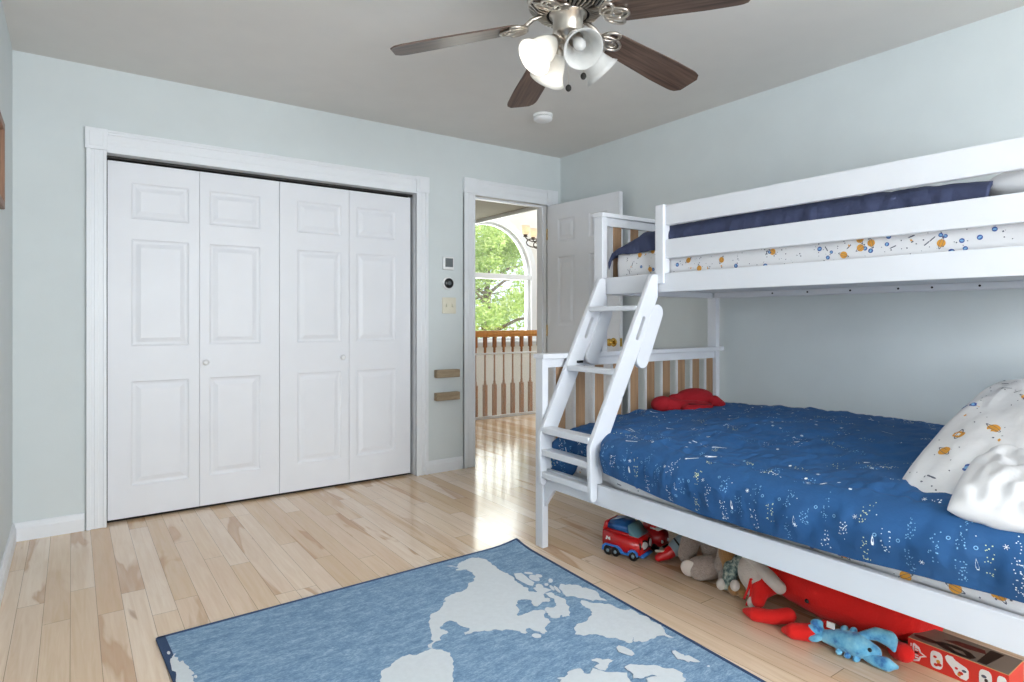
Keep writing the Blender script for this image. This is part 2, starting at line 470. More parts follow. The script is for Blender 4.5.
def baseboard(bm, p0, p1, nrm):
    """profile .09 high run from p0 to p1 (x,y); nrm points into the room"""
    (x0, y0), (x1, y1) = p0, p1; nx, ny = nrm
    prof = [(0, 0), (.016, 0), (.016, .062), (.012, .070), (.010, .082), (.006, .090), (0, .090)]
    a = [bm.verts.new((x0+nx*d, y0+ny*d, z)) for d, z in prof]; b = [bm.verts.new((x1+nx*d, y1+ny*d, z)) for d, z in prof]
    n = len(prof)
    for i in range(n): bm.faces.new((a[i], a[(i+1) % n], b[(i+1) % n], b[i]))
    bm.faces.new(a[::-1]); bm.faces.new(b)
bb = B(); baseboard(bb, (XL, YB), (.053, YB), (0, -1)); baseboard(bb, (2.062, YB), (2.352, YB), (0, -1)); baseboard(bb, (3.255, YB), (XR, YB), (0, -1))
obj('baseboard_back', bb, 'trim', kind='structure')
bb = B(); baseboard(bb, (XL, YF), (XL, YB), (1, 0)); obj('baseboard_left', bb, 'trim', kind='structure')
bb = B(); baseboard(bb, (XR, YF), (XR, YB), (-1, 0)); obj('baseboard_right', bb, 'trim', kind='structure')
bb = B(); baseboard(bb, (XL, YF), (XR, YF), (0, 1)); obj('baseboard_front', bb, 'trim', kind='structure')

def casing(name, x0, x1, z1, w, blocks, head):
    """moulded casing round an opening x0..x1 up to z1 with corner blocks and a capped head"""
    bm = B(); y = YB
    for xa, xb, s in ((x0-w, x0, -1), (x1, x1+w, 1)):
        box(bm, xa, xb, y-.016, y, 0, z1+.02)
        o0, o1 = (xa, xa+.020) if s < 0 else (xb-.020, xb)
        box(bm, o0, o1, y-.026, y, 0, z1+.02)
        i0, i1 = (xb-.016, xb) if s < 0 else (xa, xa+.016)
        box(bm, i0, i1, y-.021, y, 0, z1+.02)
        m = (xa+xb)/2; box(bm, m-.010, m+.010, y-.019, y, 0, z1+.02)
    box(bm, x0, x1, y-.016, y, z1, z1+.115); box(bm, x0, x1, y-.024, y, z1+.095, z1+.115); box(bm, x0, x1, y-.030, y, z1+.106, z1+.118)
    box(bm, x0, x1, y-.021, y, z1, z1+.018); box(bm, x0, x1, y-.019, y, z1+.045, z1+.065)
    for xa, xb in ((x0-w-.006, x0+.004), (x1-.004, x1+w+.006)):
        box(bm, xa, xb, y-.030, y, z1+.010, z1+.122)
        box(bm, xa+.018, xb-.018, y-.033, y, z1+.028, z1+.104)
    # jamb lining the wall thickness
    box(bm, x0-.015, x0, y, y+W, 0, z1); box(bm, x1, x1+.015, y, y+W, 0, z1); box(bm, x0-.015, x1+.015, y, y+W, z1, z1+.014)
    return obj(name, bm, 'trim', kind='structure', bevel=.0025)
casing('trim_1', .15, 1.97, 1.988, .090, 1, 1)
casing('trim_2', 2.455, 3.150, 2.032, .095, 1, 1)
st = B(); box(st, 3.142, 3.150, YB+.045, YB+.09, 0, 2.032); box(st, 2.455, 2.463, YB+.045, YB+.09, 0, 2.032); box(st, 2.46, 3.145, YB+.045, YB+.09, 2.022, 2.032)
obj('trim_3', st, 'trim', kind='structure')

def panel_door(w, h, t, cols, rows, both=False):
    """moulded slab: cols/rows give the raised panels' x and z spans; front faces -y"""
    bm = B()
    xs = sorted({0, w} | {c for p in cols for c in p}); zs = sorted({0, h} | {r for p in rows for r in p})
    isp = lambda a, b, sp: any(abs(a-p[0]) < 1e-6 and abs(b-p[1]) < 1e-6 for p in sp)
    for yf, s in (((0, 1), (t, -1)) if both else ((0, 1),)):
        for x0, x1 in zip(xs, xs[1:]):
            for z0, z1 in zip(zs, zs[1:]):
                ring = [(x0, z0), (x1, z0), (x1, z1), (x0, z1)]
                prev = [bm.verts.new((x, yf, z)) for x, z in ring]
                if isp(x0, x1, cols) and isp(z0, z1, rows):
                    for ins, d in ((.008, .006), (.016, .0075), (.022, .0075), (.046, .001), (.050, .001)):
                        cur = [bm.verts.new((x, yf+s*d, z)) for x, z in ((x0+ins, z0+ins), (x1-ins, z0+ins), (x1-ins, z1-ins), (x0+ins, z1-ins))]
                        for k in range(4): bm.faces.new((prev[k], prev[(k+1) % 4], cur[(k+1) % 4], cur[k]))
                        prev = cur
                bm.faces.new(prev)
    if not both: bm.faces.new([bm.verts.new(p) for p in ((0, t, 0), (w, t, 0), (w, t, h), (0, t, h))])
    for a, b in (((0, 0), (w, 0)), ((0, h), (w, h)), ((0, 0), (0, h)), ((w, 0), (w, h))):
        bm.faces.new([bm.verts.new(p) for p in ((a[0], 0, a[1]), (b[0], 0, b[1]), (b[0], t, b[1]), (a[0], t, a[1]))])
    bmesh.ops.remove_doubles(bm, verts=bm.verts[:], dist=1e-5)
    return bm
def knob_bm(p, d, r=.017):
    return lathe(B(), [(.006, -.002), (.010, 0), (.0065, .006), (.006, .012), (r*.8, .017), (r, .024), (r*.85, .032), (r*.4, .036)], frame_to(p, d), 18)
YD = 3.965
rows = [(.170, .745), (.938, 1.528), (1.638, 1.838)]
for n, (xa, flip2, kx) in enumerate(((.156, 0, .634), (1.054, 0, 1.452))):
    d = empty('door_%d' % (n+1), (xa, YD, .017), kind='structure')
    for k in (0, 1):
        lw = .4465; x0 = xa + k*(lw+.002)
        cols = [(.108, .393)] if k == 0 else [(.050, .335)]
        bm = panel_door(lw, 1.945, .032, cols, rows)
        bmesh.ops.translate(bm, verts=bm.verts[:], vec=(x0, YD, .017))
        obj('door_leaf', bm, 'door', d)
    obj('knob', knob_bm((kx, YD, .853), (0, -1, 0)), 'devw', d, smooth=True)
tr = B(); box(tr, .152, 1.968, YD+.006, YD+.03, 1.974, 1.988)
for x in (.19, 1.0, 1.1, 1.92): box(tr, x, x+.012, YD+.002, YD+.028, 1.95, 1.97)
obj('trim_4', tr, 'nickdark', kind='structure')  # track coloured dark, so the shade of the gap above the doors is painted
cl = B(); box(cl, .10, 2.10, 4.66, 4.70, 0, H); box(cl, .06, .10, YB+W, 4.70, 0, H); box(cl, 2.10, 2.14, YB+W, 4.70, 0, H); box(cl, .06, 2.14, YB+W, 4.70, H, H+.03); box(cl, .06, 2.14, YB+W/2, 4.7, -.05, -.001)
obj('wall_closet', cl, 'dark', kind='structure')

# open room door, hinged at the right jamb, folded back towards the right wall
ang = math.radians(-87.2)
d3 = empty('door_3', (3.150, 3.912, .012), ang, kind='structure')
bm = panel_door(.775, 2.010, .035, [(.125, .315), (.470, .660)], [(.20, .80), (1.042, 1.588), (1.710, 1.890)], True)
obj('door_leaf', bm, 'door', d3, world=False)
kx = .722
bm = lathe(B(), [(.030, 0), (.032, .004), (.024, .008)], frame_to((kx, 0, .925), (0, -1, 0)), 22)
obj('knob_rose', bm, 'brass', d3, world=False, smooth=True)
bm = lathe(B(), [(.010, .006), (.010, .024), (.022, .032), (.028, .044), (.026, .056), (.014, .064)], frame_to((kx, 0, .925), (0, -1, 0)), 22)
obj('knob', bm, 'brass', d3, world=False, smooth=True, label='brass knob')
obj('latch_plate', bx(.7745, .7765, .006, .029, .895, .955), 'brass', d3, world=False)
bm = B()
for z in (.25, 1.0, 1.78): box(bm, -.004, .004, -.006, .012, z-.045, z+.045)
obj('hinge', bm, 'brass', d3, world=False)

# ------------------------------------------------------------------ hallway beyond the door
HX0, HX1, HY = 2.3, 7.2, 7.40
obj('wall_hall_left', bx(HX0-.1, HX0, YB+W, HY, -2.7, 4.3), 'hall', kind='structure')
obj('wall_hall_right', bx(HX1, HX1+.1, YB, HY, -2.7, 4.3), 'hall', kind='structure')
hb = B(); box(hb, XR+.1, HX1, YB, YB+W, 0, 4.3); box(hb, HX0, XR+.1, YB+.02, YB+W, H+.12, 4.3)
obj('wall_hall_near', hb, 'hall', kind='structure')
obj('ceiling_hall', bx(HX0, 4.47, YB+W, HY-.01, H, H+.2), 'halltan', kind='structure')
obj('trim_5', bx(4.44, 4.475, YB+W, HY-.01, H-.045, H+.002), 'trim', kind='structure', bevel=.004)
sk = B()
for a in ((HX0, 4.9, YB, HY+.1), (6.5, HX1, YB, HY+.1), (4.9, 6.5, YB, 4.9), (4.9, 6.5, 6.9, HY+.1)): box(sk, a[0], a[1], a[2], a[3], 4.3, 4.4)
obj('ceiling_foyer', sk, 'hall', kind='structure')  # roof opening is invented, cut to let added fill light into the foyer
obj('wall_stairwell', bx(HX0, HX1, 5.80, 5.90, -2.7, -.12), 'hall', kind='structure')
obj('floor_foyer', bx(HX0, HX1, 5.80, HY+.1, -2.8, -2.7), 'floor', kind='structure')
wx, wr, wz0, wz1 = 4.90, .745, .79, 1.765
def arch(r, z0, zs, n=28): return [(wx-r, z0), (wx+r, z0)] + [(wx+r*math.cos(PI*k/n), zs+r*math.sin(PI*k/n)) for k in range(n+1)]
obj('wall_foyer', plate2d([[(HX0, -2.7), (HX1, -2.7), (HX1, 4.3), (HX0, 4.3)], arch(wr, wz0, wz1)], 'y', HY, HY+.16), 'hall', kind='structure')
w1 = empty('window_1', (wx, HY, wz0), kind='structure')
obj('window_frame', plate2d([arch(wr, wz0, wz1), arch(wr-.035, wz0+.04, wz1)], 'y', HY+.04, HY+.10), 'trim', w1)
obj('window_casing', plate2d([arch(wr+.085, wz0-.07, wz1), arch(wr-.005, wz0, wz1)], 'y', HY-.022, HY), 'trim', w1)
obj('mullion', bx(wx-wr, wx+wr, HY-.01, HY+.11, wz1-.075, wz1), 'trim', w1, bevel=.004)
obj('window_sill', bx(wx-wr-.12, wx+wr+.12, HY-.06, HY+.03, wz0-.03, wz0), 'trim', w1, bevel=.004)
pm = plate2d([arch(wr-.03, wz0+.03, wz1)], 'y', HY+.066, HY+.071)
obj('pane', pm, 'pane', w1)

# railing along the stairwell
ra = empty('stair_railing', (4.2, 5.72, 0), label='golden oak stair railing with turned balusters in the hallway beyond the door', cat='railing')
bm = B(); box(bm, HX0, HX1-.2, 5.692, 5.752, .925, .958); box(bm, HX0, HX1-.2, 5.700, 5.744, .955, .976); box(bm, HX0, HX1-.2, 5.702, 5.742, .905, .927)
obj('handrail', bm, 'oak', ra, bevel=.008)
obj('shoe_rail', bx(HX0, HX1-.2, 5.69, 5.755, 0, .022), 'trim', ra, bevel=.003)
bprof = [(.0135, .375), (.018, .385), (.012, .395), (.015, .405), (.0105, .42), (.010, .55), (.0095, .70), (.012, .735), (.017, .742), (.012, .752), (.017, .762), (.013, .772), (.0165, .79)]
for k in range(-9, 18):
    x = 3.598+.1255*k
    bm = B(); box(bm, x-.020, x+.020, 5.702, 5.742, .02, .375)
    lathe(bm, bprof, Matrix.Translation((x, 5.722, 0)), 12)
    box(bm, x-.0175, x+.0175, 5.7045, 5.7395, .79, .91)
    obj('baluster', bm, 'oakdark', ra)
gn = empty('banister_guard', (4.2, 5.655, 0), label='sheer white safety netting with a white top cord tied along the oak stair railing', cat='safety net')
bm = B(); box(bm, HX0, HX1-.2, 5.672, 5.674, .03, .72); obj('netting', bm, 'net', gn)
bm = B(); tube(bm, [(HX0, 5.672, .722), (HX1-.2, 5.672, .722)], .010); tube(bm, [(HX0, 5.672, .030), (HX1-.2, 5.672, .030)], .006)
obj('cord', bm, 'trim', gn, smooth=True)

# chandelier
cx, cy = 5.02, 6.30
ch = empty('chandelier', (cx, cy, 1.95), label='dark bronze scroll-arm chandelier with frosted glass cups in the foyer', cat='chandelier')
bm = lathe(B(), [(.012, 1.98), (.02, 2.0), (.03, 2.04), (.014, 2.08), (.02, 2.14), (.012, 2.2), (.008, 2.5), (.008, 4.22), (.05, 4.24), (.06, 4.3)], Matrix.Translation((cx, cy, 0)), 16)
obj('stem', bm, 'bronze', ch, smooth=True)
Rv = V((.8135, -.5816, 0)); Fv = V((.5816, .8135, 0))
for th in (195, 123, 51, -21, -93):
    a = math.radians(th); d = Rv*math.cos(a)+Fv*math.sin(a)
    P = lambda r, z: V((cx, cy, z))+d*r
    pts = [P(.02, 2.09)]+[P(.14-.0+.10*math.cos(t), 2.095+.055*math.sin(t)) for t in [PI*(1.05+k*.085) for k in range(22)]] 
    pts += [P(.16, 2.11), P(.20, 2.125), P(.245, 2.15), P(.255, 2.175)]
    bm = tube(B(), pts, .0075, 8); tube(bm, [P(.02, 2.03), P(.10, 2.035), P(.15, 2.06)], .006, 8)
    lathe(bm, [(.010, 2.165), (.030, 2.172), (.022, 2.190), (.030, 2.20)], Matrix.Translation(d*.255+V((cx, cy, 0))), 14)
    am = obj('arm', bm, 'bronze', ch, smooth=True)
    bm = lathe(B(), [(.030, 2.200), (.050, 2.215), (.054, 2.25), (.057, 2.30), (.062, 2.315), (.058, 2.315), (.053, 2.30), (.050, 2.25), (.046, 2.22), (.0, 2.208)], Matrix.Translation(d*.255+V((cx, cy, 0))), 18, cap=False)
    obj('cup_shade', bm, 'cup', ch, smooth=True)
    obj('bulb', ball(B(), d*.255+V((cx, cy, 2.25)), (.022, .022, .035), seg=12, rings=8), 'bulbhot', ch, smooth=True)

# trees outside the foyer window
obj('ground_outside', bx(-10, 24, HY+.3, 34, -2.95, -2.85), 'grass', kind='structure')
def tree(x, y, zb, h, r, m, n, seed, label):
    rnd = random.Random(seed)
    t = empty('leafy_tree', (x, y, zb), label=label, cat='tree', group='trees behind the foyer window')
    bm = tube(B(), [(x, y, zb), (x+.1, y, zb+h*.3), (x-.05, y+.1, zb+h*.6), (x+.05, y, zb+h*.92)], [.16, .13, .09, .03], 10)
    for k in range(9):
        a = rnd.uniform(0, 2*PI); z = zb+h*rnd.uniform(.3, .85); q = r*rnd.uniform(.5, .9)
        tube(bm, [(x, y, z), (x+q*.5*math.cos(a), y+q*.5*math.sin(a), z+.35), (x+q*math.cos(a), y+q*math.sin(a), z+.5)], [.05, .035, .012], 6)
    obj('trunk', bm, 'bark', t, smooth=True)
    vs, fs = [], []
    clumps = []
    for k in range(60):
        a = rnd.uniform(0, 2*PI); f = rnd.uniform(.12, 1.); q = r*math.sqrt(rnd.random())*(1.05-.75*(max(0, f-.45)/.55)**1.4)
        clumps.append((x+q*math.cos(a), y+q*math.sin(a), zb+h*f, rnd.uniform(.35, .75)))
    for k in range(n):
        cxx, cyy, czz, cr_ = clumps[rnd.randrange(len(clumps))]
        d = V((rnd.gauss(0, 1), rnd.gauss(0, 1), rnd.gauss(0, .6))); d = d.normalized()*cr_*rnd.random()**.4
        p = V((cxx, cyy, czz))+d
        e1 = V((rnd.gauss(0, 1), rnd.gauss(0, 1), rnd.gauss(0, .6))).normalized(); e2 = e1.cross(V((rnd.gauss(0, 1), rnd.gauss(0, 1), rnd.gauss(0, 1)))).normalized()
        s = rnd.uniform(.035, .075); i = len(vs)
        vs += [p-e1*s, p+e2*s*.45, p+e1*s, p-e2*s*.45]; fs.append((i, i+1, i+2, i+3))
    me = bpy.data.meshes.new('foliage'); me.from_pydata(vs, [], fs); me.update()
    obj_me('foliage', me, m, t)
tl = ['sunlit broadleaf tree filling the foyer window view', 'tall green broadleaf tree deeper behind the foyer window']
for i, (x, y, h, r, m, n) in enumerate(((8.3, 12.6, 6.4, 2.0, 'leafa', 26000), (11.0, 18.6, 10.8, 3.3, 'leafb', 26000), (17.2, 20.5, 10.5, 2.0, 'leafb', 7000), (4.2, 17.0, 8.5, 2.0, 'leafb', 6000))):
    tree(x, y, -2.86, h, r, m, n, i+3, tl[0] if m == 'leafa' else tl[1])

# ------------------------------------------------------------------ wall fittings
t = empty('thermostat', (2.226, YB-.001, 1.46), label='square white thermostat with grey screen, topmost fitting on the wall between closet and doorway', cat='thermostat')
obj('body', bx(2.182, 2.272, YB-.020, YB, 1.463, 1.556), 'devw', t, bevel=.006)
obj('screen', bx(2.199, 2.262, YB-.022, YB-.018, 1.483, 1.546), 'devg', t)
t = empty('round_dial_control', (2.228, YB-.001, 1.32), label='round white dial control with a black face, below the square thermostat', cat='dial')
obj('base_ring', lathe(B(), [(.046, 0), (.047, .006), (.043, .014), (.035, .017)], frame_to((2.228, YB, 1.365), (0, -1, 0)), 32), 'devw', t, smooth=True)
obj('dial', lathe(B(), [(.036, .012), (.036, .026), (.032, .030)], frame_to((2.228, YB, 1.365), (0, -1, 0)), 32), 'black', t, smooth=True)
obj('lens', lathe(B(), [(.014, .029), (.014, .032)], frame_to((2.228, YB, 1.365), (0, -1, 0)), 24), 'devg', t)
t = empty('light_switch', (2.238, YB-.001, 1.14), label='cream double toggle switch plate beside the door casing', cat='light switch')
obj('plate', bx(2.182, 2.296, YB-.007, YB, 1.145, 1.262), 'cream', t, bevel=.003)
for x in (2.215, 2.263): obj('toggle', bx(x-.005, x+.005, YB-.020, YB-.006, 1.192, 1.218), 'cream', t, bevel=.002)
for z, lb in ((.684, 'upper small grey-brown wooden wall ledge between closet and doorway'), (.520, 'lower small grey-brown wooden wall ledge between closet and doorway')):
    t = empty('wall_ledge', (2.225, YB-.001, z), label=lb, cat='shelf', group='wooden wall ledges')
    bm = B(); box(bm, 2.112, 2.300, YB-.058, YB-.010, z, z+.056); obj('board', bm, 'shelfwood', t, bevel=.003)
    obj('back_strip', bx(2.120, 2.292, YB-.014, YB, z+.008, z+.048), 'shelfwood', t)
t = empty('smoke_detector', (2.50, 3.15, H), label='round white smoke detector on the ceiling beyond the fan', cat='smoke detector')
M = Matrix.Translation((2.50, 3.15, H)) @ Matrix.Rotation(PI, 4, 'X')
obj('mounting_base', lathe(B(), [(.062, 0), (.064, .012), (.060, .016)], M, 32), 'devw', t, smooth=True)
obj('slot_band', lathe(B(), [(.054, .015), (.054, .022)], M, 32), 'nickdark', t, smooth=True)
obj('cover', lathe(B(), [(.060, .020), (.062, .026), (.058, .038), (.048, .044), (.02, .046)], M, 32), 'devw', t, smooth=True)
t = empty('picture_frame', (XL, 2.88, 1.53), label='brown wooden picture frame on the left wall', cat='picture frame')
fy0, fy1, fz0, fz1 = 2.58, 3.13, 1.535, 1.872
bm = B(); box(bm, XL, XL+.026, fy0, fy1, fz0, fz0+.03); box(bm, XL, XL+.026, fy0, fy1, fz1-.03, fz1); box(bm, XL, XL+.026, fy0, fy0+.03, fz0, fz1); box(bm, XL, XL+.026, fy1-.03, fy1, fz0, fz1)
obj('moulding', bm, 'frame', t, bevel=.004)
obj('picture', bx(XL, XL+.010, fy0+.02, fy1-.02, fz0+.02, fz1-.02), 'paper', t)
# ------------------------------------------------------------------ bunk bed
LX, UX = 1.84, 2.235            # front faces of the lower and upper bunks
YN, YFt = .345, 2.385           # head end (near) and foot end (far)
bed = empty('bunk_bed', (2.55, 1.36, 0), label='white wooden twin over full bunk bed along the right wall', cat='bunk bed')
def bpart(n, bm, m='bed', bev=.003, parent=None, label=None): return obj(n, bm, m, parent or bed, bevel=bev, label=label)
ends = ((2.323, 2.378, 1), (.352, .407, -1))
for y0, y1, s in ends:
    for x0, x1 in ((1.841, 1.877), (3.185, 3.221)): bpart('lower_post', bx(x0, x1, y0, y1, 0, .915))
    bm = B(); box(bm, 1.836, 3.250, y0-.012, y1+.012, .912, .936); box(bm, 1.870, 3.190, y0+.012, y1-.012, .868, .914); bpart('lower_end_cap_rail', bm)
    bpart('lower_end_rail', bx(1.877, 3.185, y0+.012, y1-.010, .30, .386))
    for x0, x1 in ((2.235, 2.272), (3.185, 3.221)): bpart('upper_post', bx(x0, x1, y0, y1+.006, .934, 1.64))
    bm = B(); box(bm, 2.231, 3.228, y0-.006, y1+.010, 1.636, 1.658); box(bm, 2.268, 3.190, y0+.012, y1-.012, 1.592, 1.638); bpart('upper_end_cap_rail', bm)
    bpart('upper_end_rail', bx(2.272, 3.185, y0+.012, y1-.010, 1.231, 1.317))
    ym = (y0+y1)/2
    for k in range(10):
        c = 1.971+.1309*k; bm = bx(c-.031, c+.031, ym-.008, ym+.008, .38, .872); bm.faces.ensure_lookup_table()
        bm.normal_update()
        for f in bm.faces:
            if abs(f.normal.x) > .5: f.material_index = 1
        obj('slat', bm, ['slat', 'bed'], bed, label='bare wood slat')
        if k >= 3:
            bm = bx(c-.031, c+.031, ym-.008, ym+.008, 1.31, 1.596); bm.normal_update()
            for f in bm.faces:
                if abs(f.normal.x) > .5: f.material_index = 1
            obj('slat', bm, ['slat', 'bed'], bed, label='bare wood slat')
    # gusset under the front rail
    ya, yb = (y0, y0-.075) if s > 0 else (y1, y1+.075)
    bpart('corner_brace', prism(B(), [(ya, .30), (yb, .30), (ya, .20)], 'x', 1.852, 1.872))
bpart('lower_side_rail', bx(1.846, 1.872, .407, 2.323, .299, .387))
bpart('lower_side_rail', bx(3.19, 3.216, .407, 2.323, .299, .387))
bpart('slat_base', bx(1.872, 3.19, .40, 2.33, .322, .340), 'slat', 0)
bpart('upper_side_rail', bx(2.240, 2.266, .41, 2.326, 1.231, 1.318))
bm = bx(3.192, 3.218, .41, 2.326, 1.231, 1.318); bpart('upper_side_rail', bm)
bpart('ledger_strip', bx(3.165, 3.192, .42, 2.32, 1.233, 1.262)); bpart('ledger_strip', bx(2.266, 2.290, .42, 2.32, 1.238, 1.262))
bpart('slat_base', bx(2.268, 3.190, .42, 2.32, 1.262, 1.278), 'bed', 0)
for y in (.50, .66, .78, .98, 1.16, 1.30, 1.52, 1.74, 1.94):
    bm = lathe(B(), [(.005, 0), (.005, .002)], frame_to((3.165, y, 1.248), (-1, 0, 0)), 8)
    obj('screw', bm, 'black', bed)
for y0, y1 in ((1.912, 1.960), (.41, .455)):
    bm = B(); box(bm, 2.226, 2.274, y0, y1, 1.316, 1.637); box(bm, 2.226, 2.240, y0, y1, 1.270, 1.318); bpart('guard_post', bm)
for z0, z1 in ((1.541, 1.634), (1.386, 1.474)): bpart('guard_board', bx(2.242, 2.264, .455, 1.912, z0, z1), bev=.004)
for z0, z1 in ((1.541, 1.610), (1.386, 1.474)): bpart('guard_board', bx(3.195, 3.216, .41, 2.32, z0, z1), bev=.004)

# ladder
lad = empty('ladder', (1.84, 2.13, .34), label='white sloping five-rung ladder with grip slots hooked on the bunk bed', cat='ladder')
def stadium(a, b, r, n=8):
    a, b = V((a[0], a[1])), V((b[0], b[1])); d = (b-a).normalized(); t = math.atan2(d.y, d.x); o = []
    for k in range(n+1): q = t+PI/2+PI*k/n; o.append((a.x+r*math.cos(q), a.y+r*math.sin(q)))
    for k in range(n+1): q = t-PI/2+PI*k/n; o.append((b.x+r*math.cos(q), b.y+r*math.sin(q)))
    return o
stro = [(1.840, .392), (1.840, .335)]+[(1.8225+.0175*math.cos(-PI*k/8), .335+.0175*math.sin(-PI*k/8)) for k in range(1, 8)]+[(1.805, .335), (1.800, .555), (2.184, 1.304), (2.196, 1.312), (2.226, 1.312), (2.229, 1.208), (1.872, .511), (1.872, .392)]
for y0, y1, s in ((1.944, 1.967, 1), (2.289, 2.312, -1)):
    st = obj('stringer', plate2d([stro, stadium((2.092, 1.018), (2.134, 1.108), .0095)], 'y', y0, y1), 'bed', lad, bevel=.002)
    ha, hb_ = V((2.126, .917)), V((2.226, 1.135))
    bm = plate2d([stadium(ha, hb_, .038, 10)], 'y', y0-.001 if s > 0 else y0-.012, y1 if s > 0 else y0+.012)
    obj('grip_board', bm, 'bed', lad, bevel=.002)
for x, z in ((2.106, 1.143), (1.962, .854)):
    bpart('rung', bx(x, x+.068, 1.967, 2.289, z, z+.024), parent=lad, bev=.004)
for x, z in ((1.809, .564), (1.806, .459), (1.806, .354)):
    bpart('rung', bx(x, x+.066 if z > .39 else 1.840, 1.967, 2.289, z, z+.029), parent=lad, bev=.004)
obj('rubber_stop', bx(2.030, 2.062, 2.278, 2.290, .888, .900), 'black', lad)

# ------------------------------------------------------------------ bedding
def motifs_space(bm, S, n, rnd, idx, urange=(.03, .97), vrange=(.03, .97), side=1, big=1.):
    """scattered little planets, ringed planets and stars; idx: (navy, orange, grey, lightblue) slots"""
    for k in range(n):
        u, v = rnd.uniform(*urange), rnd.uniform(*vrange); q = rnd.random(); a = rnd.uniform(0, 6.28)
        if q < .055:
            printed(bm, S, u, v, circ(.015*big, 14), idx[1], side); printed(bm, S, u, v, circ(.006*big, 16, 4., a), idx[2], side, .0012, ring=.80)
        elif q < .13:
            r = rnd.uniform(.007, .013)*big
            printed(bm, S, u, v, circ(r, 14), idx[0], side); printed(bm, S, u, v, circ(r*.42, 8, 1.7, a), idx[3], side, .0013)
        elif q < .18: printed(bm, S, u, v, rotp([(-.011*big, -.0022*big), (.010*big, -.0022*big), (.015*big, 0), (.010*big, .0022*big), (-.011*big, .0022*big)], a), idx[2], side)
        elif q < .23: printed(bm, S, u, v, circ(.004*big, 4, 1.7, a), idx[1], side)
        else: printed(bm, S, u, v, circ(rnd.uniform(.0012, .0034)*big, 6), idx[2], side)
PR = ['pnavy', 'por', 'pgrey', 'plb']

def rounded_slab(x0, x1, y0, y1, z0, z1, r):
    bm = bx(x0, x1, y0, y1, z0, z1); bmesh.ops.bevel(bm, geom=bm.edges[:], offset=r, segments=4, profile=.5, affect='EDGES', clamp_overlap=True)
    return bm
# mattresses in their printed sheets
rnd = random.Random(11)
bm = rounded_slab(1.905, 3.188, .412, 2.300, .342, .565, .04)
SL = lambda u, v: V((1.9035-.027*min(1, max(0, (1.93-(.46+u*1.80))/.07))-.006*math.sin(PI*v)-.004*nz(u*20, v*4), .46+u*1.80, .385+v*.14))
cloth(bm, SL, 120, 8, .004, -1)
motifs_space(bm, SL, 170, rnd, (1, 2, 3, 4), side=-1)
lm = obj('lower_mattress', bm, ['sheet']+PR, smooth=True, normals=False, label='full-size lower mattress in a white planet print fitted sheet', cat='mattress')
bm = rounded_slab(2.292, 3.188, .412, 2.285, 1.279, 1.455, .035)
SU = lambda u, v: V((2.290-.006*math.sin(PI*v)-.003*nz(u*20, v*4), .44+u*1.82, 1.30+v*.14))
cloth(bm, SU, 120, 8, .004, -1)
motifs_space(bm, SU, 330, rnd, (1, 2, 3, 4), side=-1, big=.85)
um = obj('upper_mattress', bm, ['sheet']+PR, smooth=True, normals=False, label='twin upper mattress in a white planet print fitted sheet', cat='mattress')

# blue star comforter
zh_t = [(.45, .436), (.75, .420), (1.03, .411), (1.40, .402), (1.69, .430), (1.90, .457), (2.0, .452), (2.11, .455), (2.15, .40), (2.19, .365), (2.32, .360)]
zr_t = [(.45, .60), (.65, .605), (.88, .593), (1.06, .586), (1.40, .584), (1.67, .605), (2.0, .602), (2.15, .585), (2.25, .565), (2.305, .53)]
def SC(u, v):
    y = 2.304-u*1.87
    zh, zr = pl(zh_t, y), pl(zr_t, y)
    ft = min(1., max(0., u/.03)); ft = ft*(2-ft)
    drop = (1-ft)*.10
    zt = .612+.030*min(1, max(0, (2.25-y)/.6))
    p = cr([(0, 1.832, zh), (.16, 1.812, (zh*.5+zr*.5)), (.28, 1.838, zr-.030), (.35, 1.90, zr), (.44, 2.02, zr+.016), (.70, 2.55, zt+.010), (.93, 3.10, zt), (1., 3.185, zt-.035)], v)
    x, z = p
    fr_ = max(0, 1-v/.34)
    x += .062*min(1, max(0, (y-1.90)/.06))*min(1, max(0, 1-(v-.2)/.2))*(1 if v > .2 else 1)
    fold = .023*nz(y*8+.6*v*3, v*1.5, 3)+.008*nz(y*19+v*2, v*4, 9)+.003*nz(y*40, v*12, 2)
    x -= fold*min(1, fr_*2.2)*min(1, v*8+.35)
    z += .006*nz(y*6, 1.7)*fr_
    tp = min(1, max(0, (v-.30)/.08))
    z += tp*(.012*nz(x*4.2, y*4.2, 5)+.011*nz(x*10+y*3, y*11, 1)+.010*abs(nz(x*17, y*19, 2))+.004*nz(x*34, y*36, 4))
    z -= .007*math.exp(-((v-.372)/.010)**2)*(1+.5*nz(y*24, 0))
    z -= drop*tp
    return V((x, y, z))
bm = B(); cloth(bm, SC, 300, 170, .010, 1)
rnd = random.Random(5)
LV = 1.82
def dotcol(u, v, n, w, h, c):
    for k in range(n):
        a, b = rnd.uniform(-w, w), rnd.uniform(-h, h)
        printed(bm, SC, min(.99, max(.01, u+a/1.87)), min(.985, max(.02, v+b/(.66 if v < .33 else 2.0))), circ(rnd.uniform(.0013, .0024), 4, 1, .78), c, 1)
comet = lambda L: [(-.0013, 0), (.0013, 0), (.0026, L*.80), (.0038, L*.92), (.0024, L), (-.0024, L), (-.0038, L*.92), (-.0026, L*.80)]
flower = lambda u, v, c=1: [printed(bm, SC, u, v, rotp([(-.007, -.0006), (.007, -.0006), (.007, .0006), (-.007, .0006)], PI*q/3), c, 1, .0009) for q in range(3)]
k = 0; u = .012
